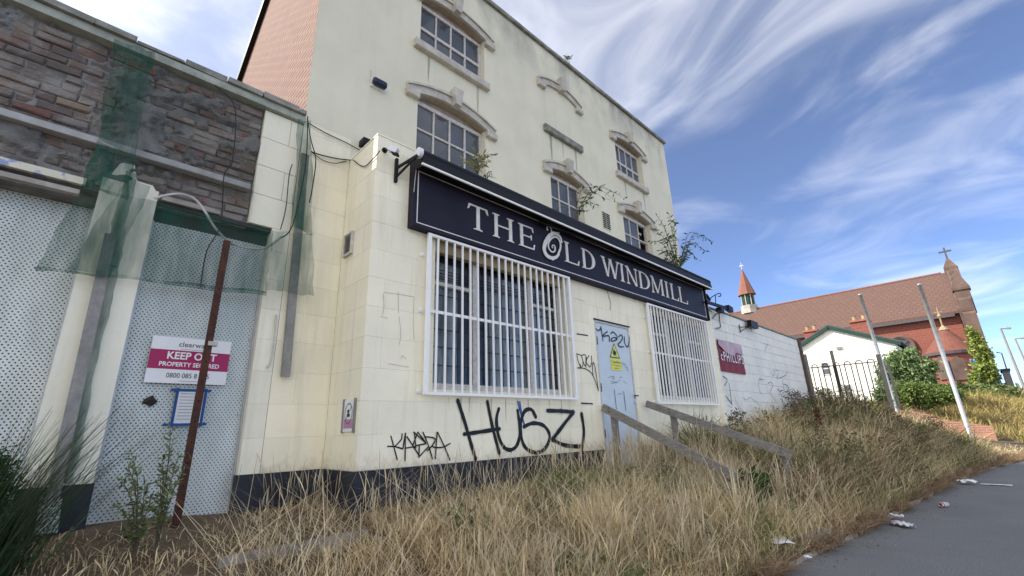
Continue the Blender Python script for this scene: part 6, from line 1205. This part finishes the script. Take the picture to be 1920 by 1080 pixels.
# street lamps
for (pt_, pb_, arm, X_, lab) in (((1876, 616), (1925, 735), 18, 45, 'nearest tall grey street lamp at the right edge'), ((1903, 635), (1950, 735), 16, 55, 'second grey street lamp cut by the right edge'), ((1878, 662), (1900, 735), -9, 75, 'small distant street lamp left of the others')):
    a, b = at(*pt_, 'X', X_), at(*pb_, 'X', X_); t = thing('street_lamp', b, lab, 'street lamp', 'street lamps beyond the hill'); q = MB(); q.tube([Vector((X_, b.y, b.z-1.5)), a], [.1, .06], 8); q.build('column', M['grey_batten'], t)
    e_ = at(pt_[0]+arm, pt_[1]-1, 'X', X_); q = MB(); q.tube([a, e_], .05, 6); q.build('arm', M['grey_batten'], t); q = MB(); q.beam(e_-(e_-a)*.35, e_+(e_-a)*.1, .3, .12); q.build('lantern', M['grey_batten'], t)

# ------------------------------------------------------------------ background bushes and trees
def blob(px_, py_, X_, rpx, rzpx=None):
    c_ = at(px_, py_, 'X', X_); s_ = c_.dot(_f)/FPX; return (c_.x, c_.y, c_.z, rpx*s_, rpx*s_*1.1, (rzpx or rpx)*s_)
b1 = [blob(1688, 682, 26, 28, 26), blob(1672, 705, 26, 24, 30), blob(1714, 700, 26, 30, 30), blob(1732, 716, 26, 16, 18), blob(1690, 728, 26, 34, 20), blob(1706, 664, 26, 11, 12), blob(1740, 698, 26, 9, 10)]
bush('shrub', b1, 16000, .13, (.10, .16, .06), (.22, .30, .13), 'rounded green shrub in front of the church between the poles', 'shrub', (26, b1[0][1], .2), .07)
b2 = [blob(1715, 738, 24, 26, 22), blob(1750, 742, 24, 24, 20), blob(1780, 738, 24, 22, 16), blob(1690, 742, 24, 18, 20)]
bush('hedge_shrub', b2, 8000, .11, (.085, .135, .035), (.19, .25, .07), 'bright yellow-green low hedge at the foot of the rounded shrub', 'shrub', (24, b2[0][1], .1), .04)
b3 = [blob(1826, 630, 34, 9, 18), blob(1836, 655, 34, 13, 20), blob(1850, 690, 34, 14, 18), blob(1838, 708, 34, 14, 20), blob(1856, 668, 34, 8, 14), blob(1862, 708, 34, 10, 14)]
bush('young_tree', b3, 2600, .17, (.13, .19, .04), (.30, .34, .08), 'slim yellow-green young tree before the church gable end', 'tree', (34, b3[2][1], .6), .09)
b4 = [blob(1840, 738, 33, 30, 14), blob(1880, 735, 33, 22, 12), blob(1800, 735, 33, 26, 14)]
bush('scrub', b4, 3000, .2, (.09, .13, .05), (.2, .24, .09), 'low green scrub on the skyline of the grassy rise', 'shrub', (33, b4[0][1], .8), .04)
b5 = [blob(1508, 725, 18.2, 10, 24), blob(1512, 745, 18.2, 9, 18)]
bush('ivy_bush', b5, 900, .09, (.06, .12, .03), (.14, .22, .06), 'narrow green bush behind the first railing bay', 'shrub', (18.2, b5[0][1], .2), .02)
b6 = [blob(1655, 745, 21, 12, 22)]
bush('gate_bush', b6, 500, .12, (.06, .11, .03), (.13, .18, .05), 'small green bush beside the gate post', 'shrub', (21, b6[0][1], .1), .02)
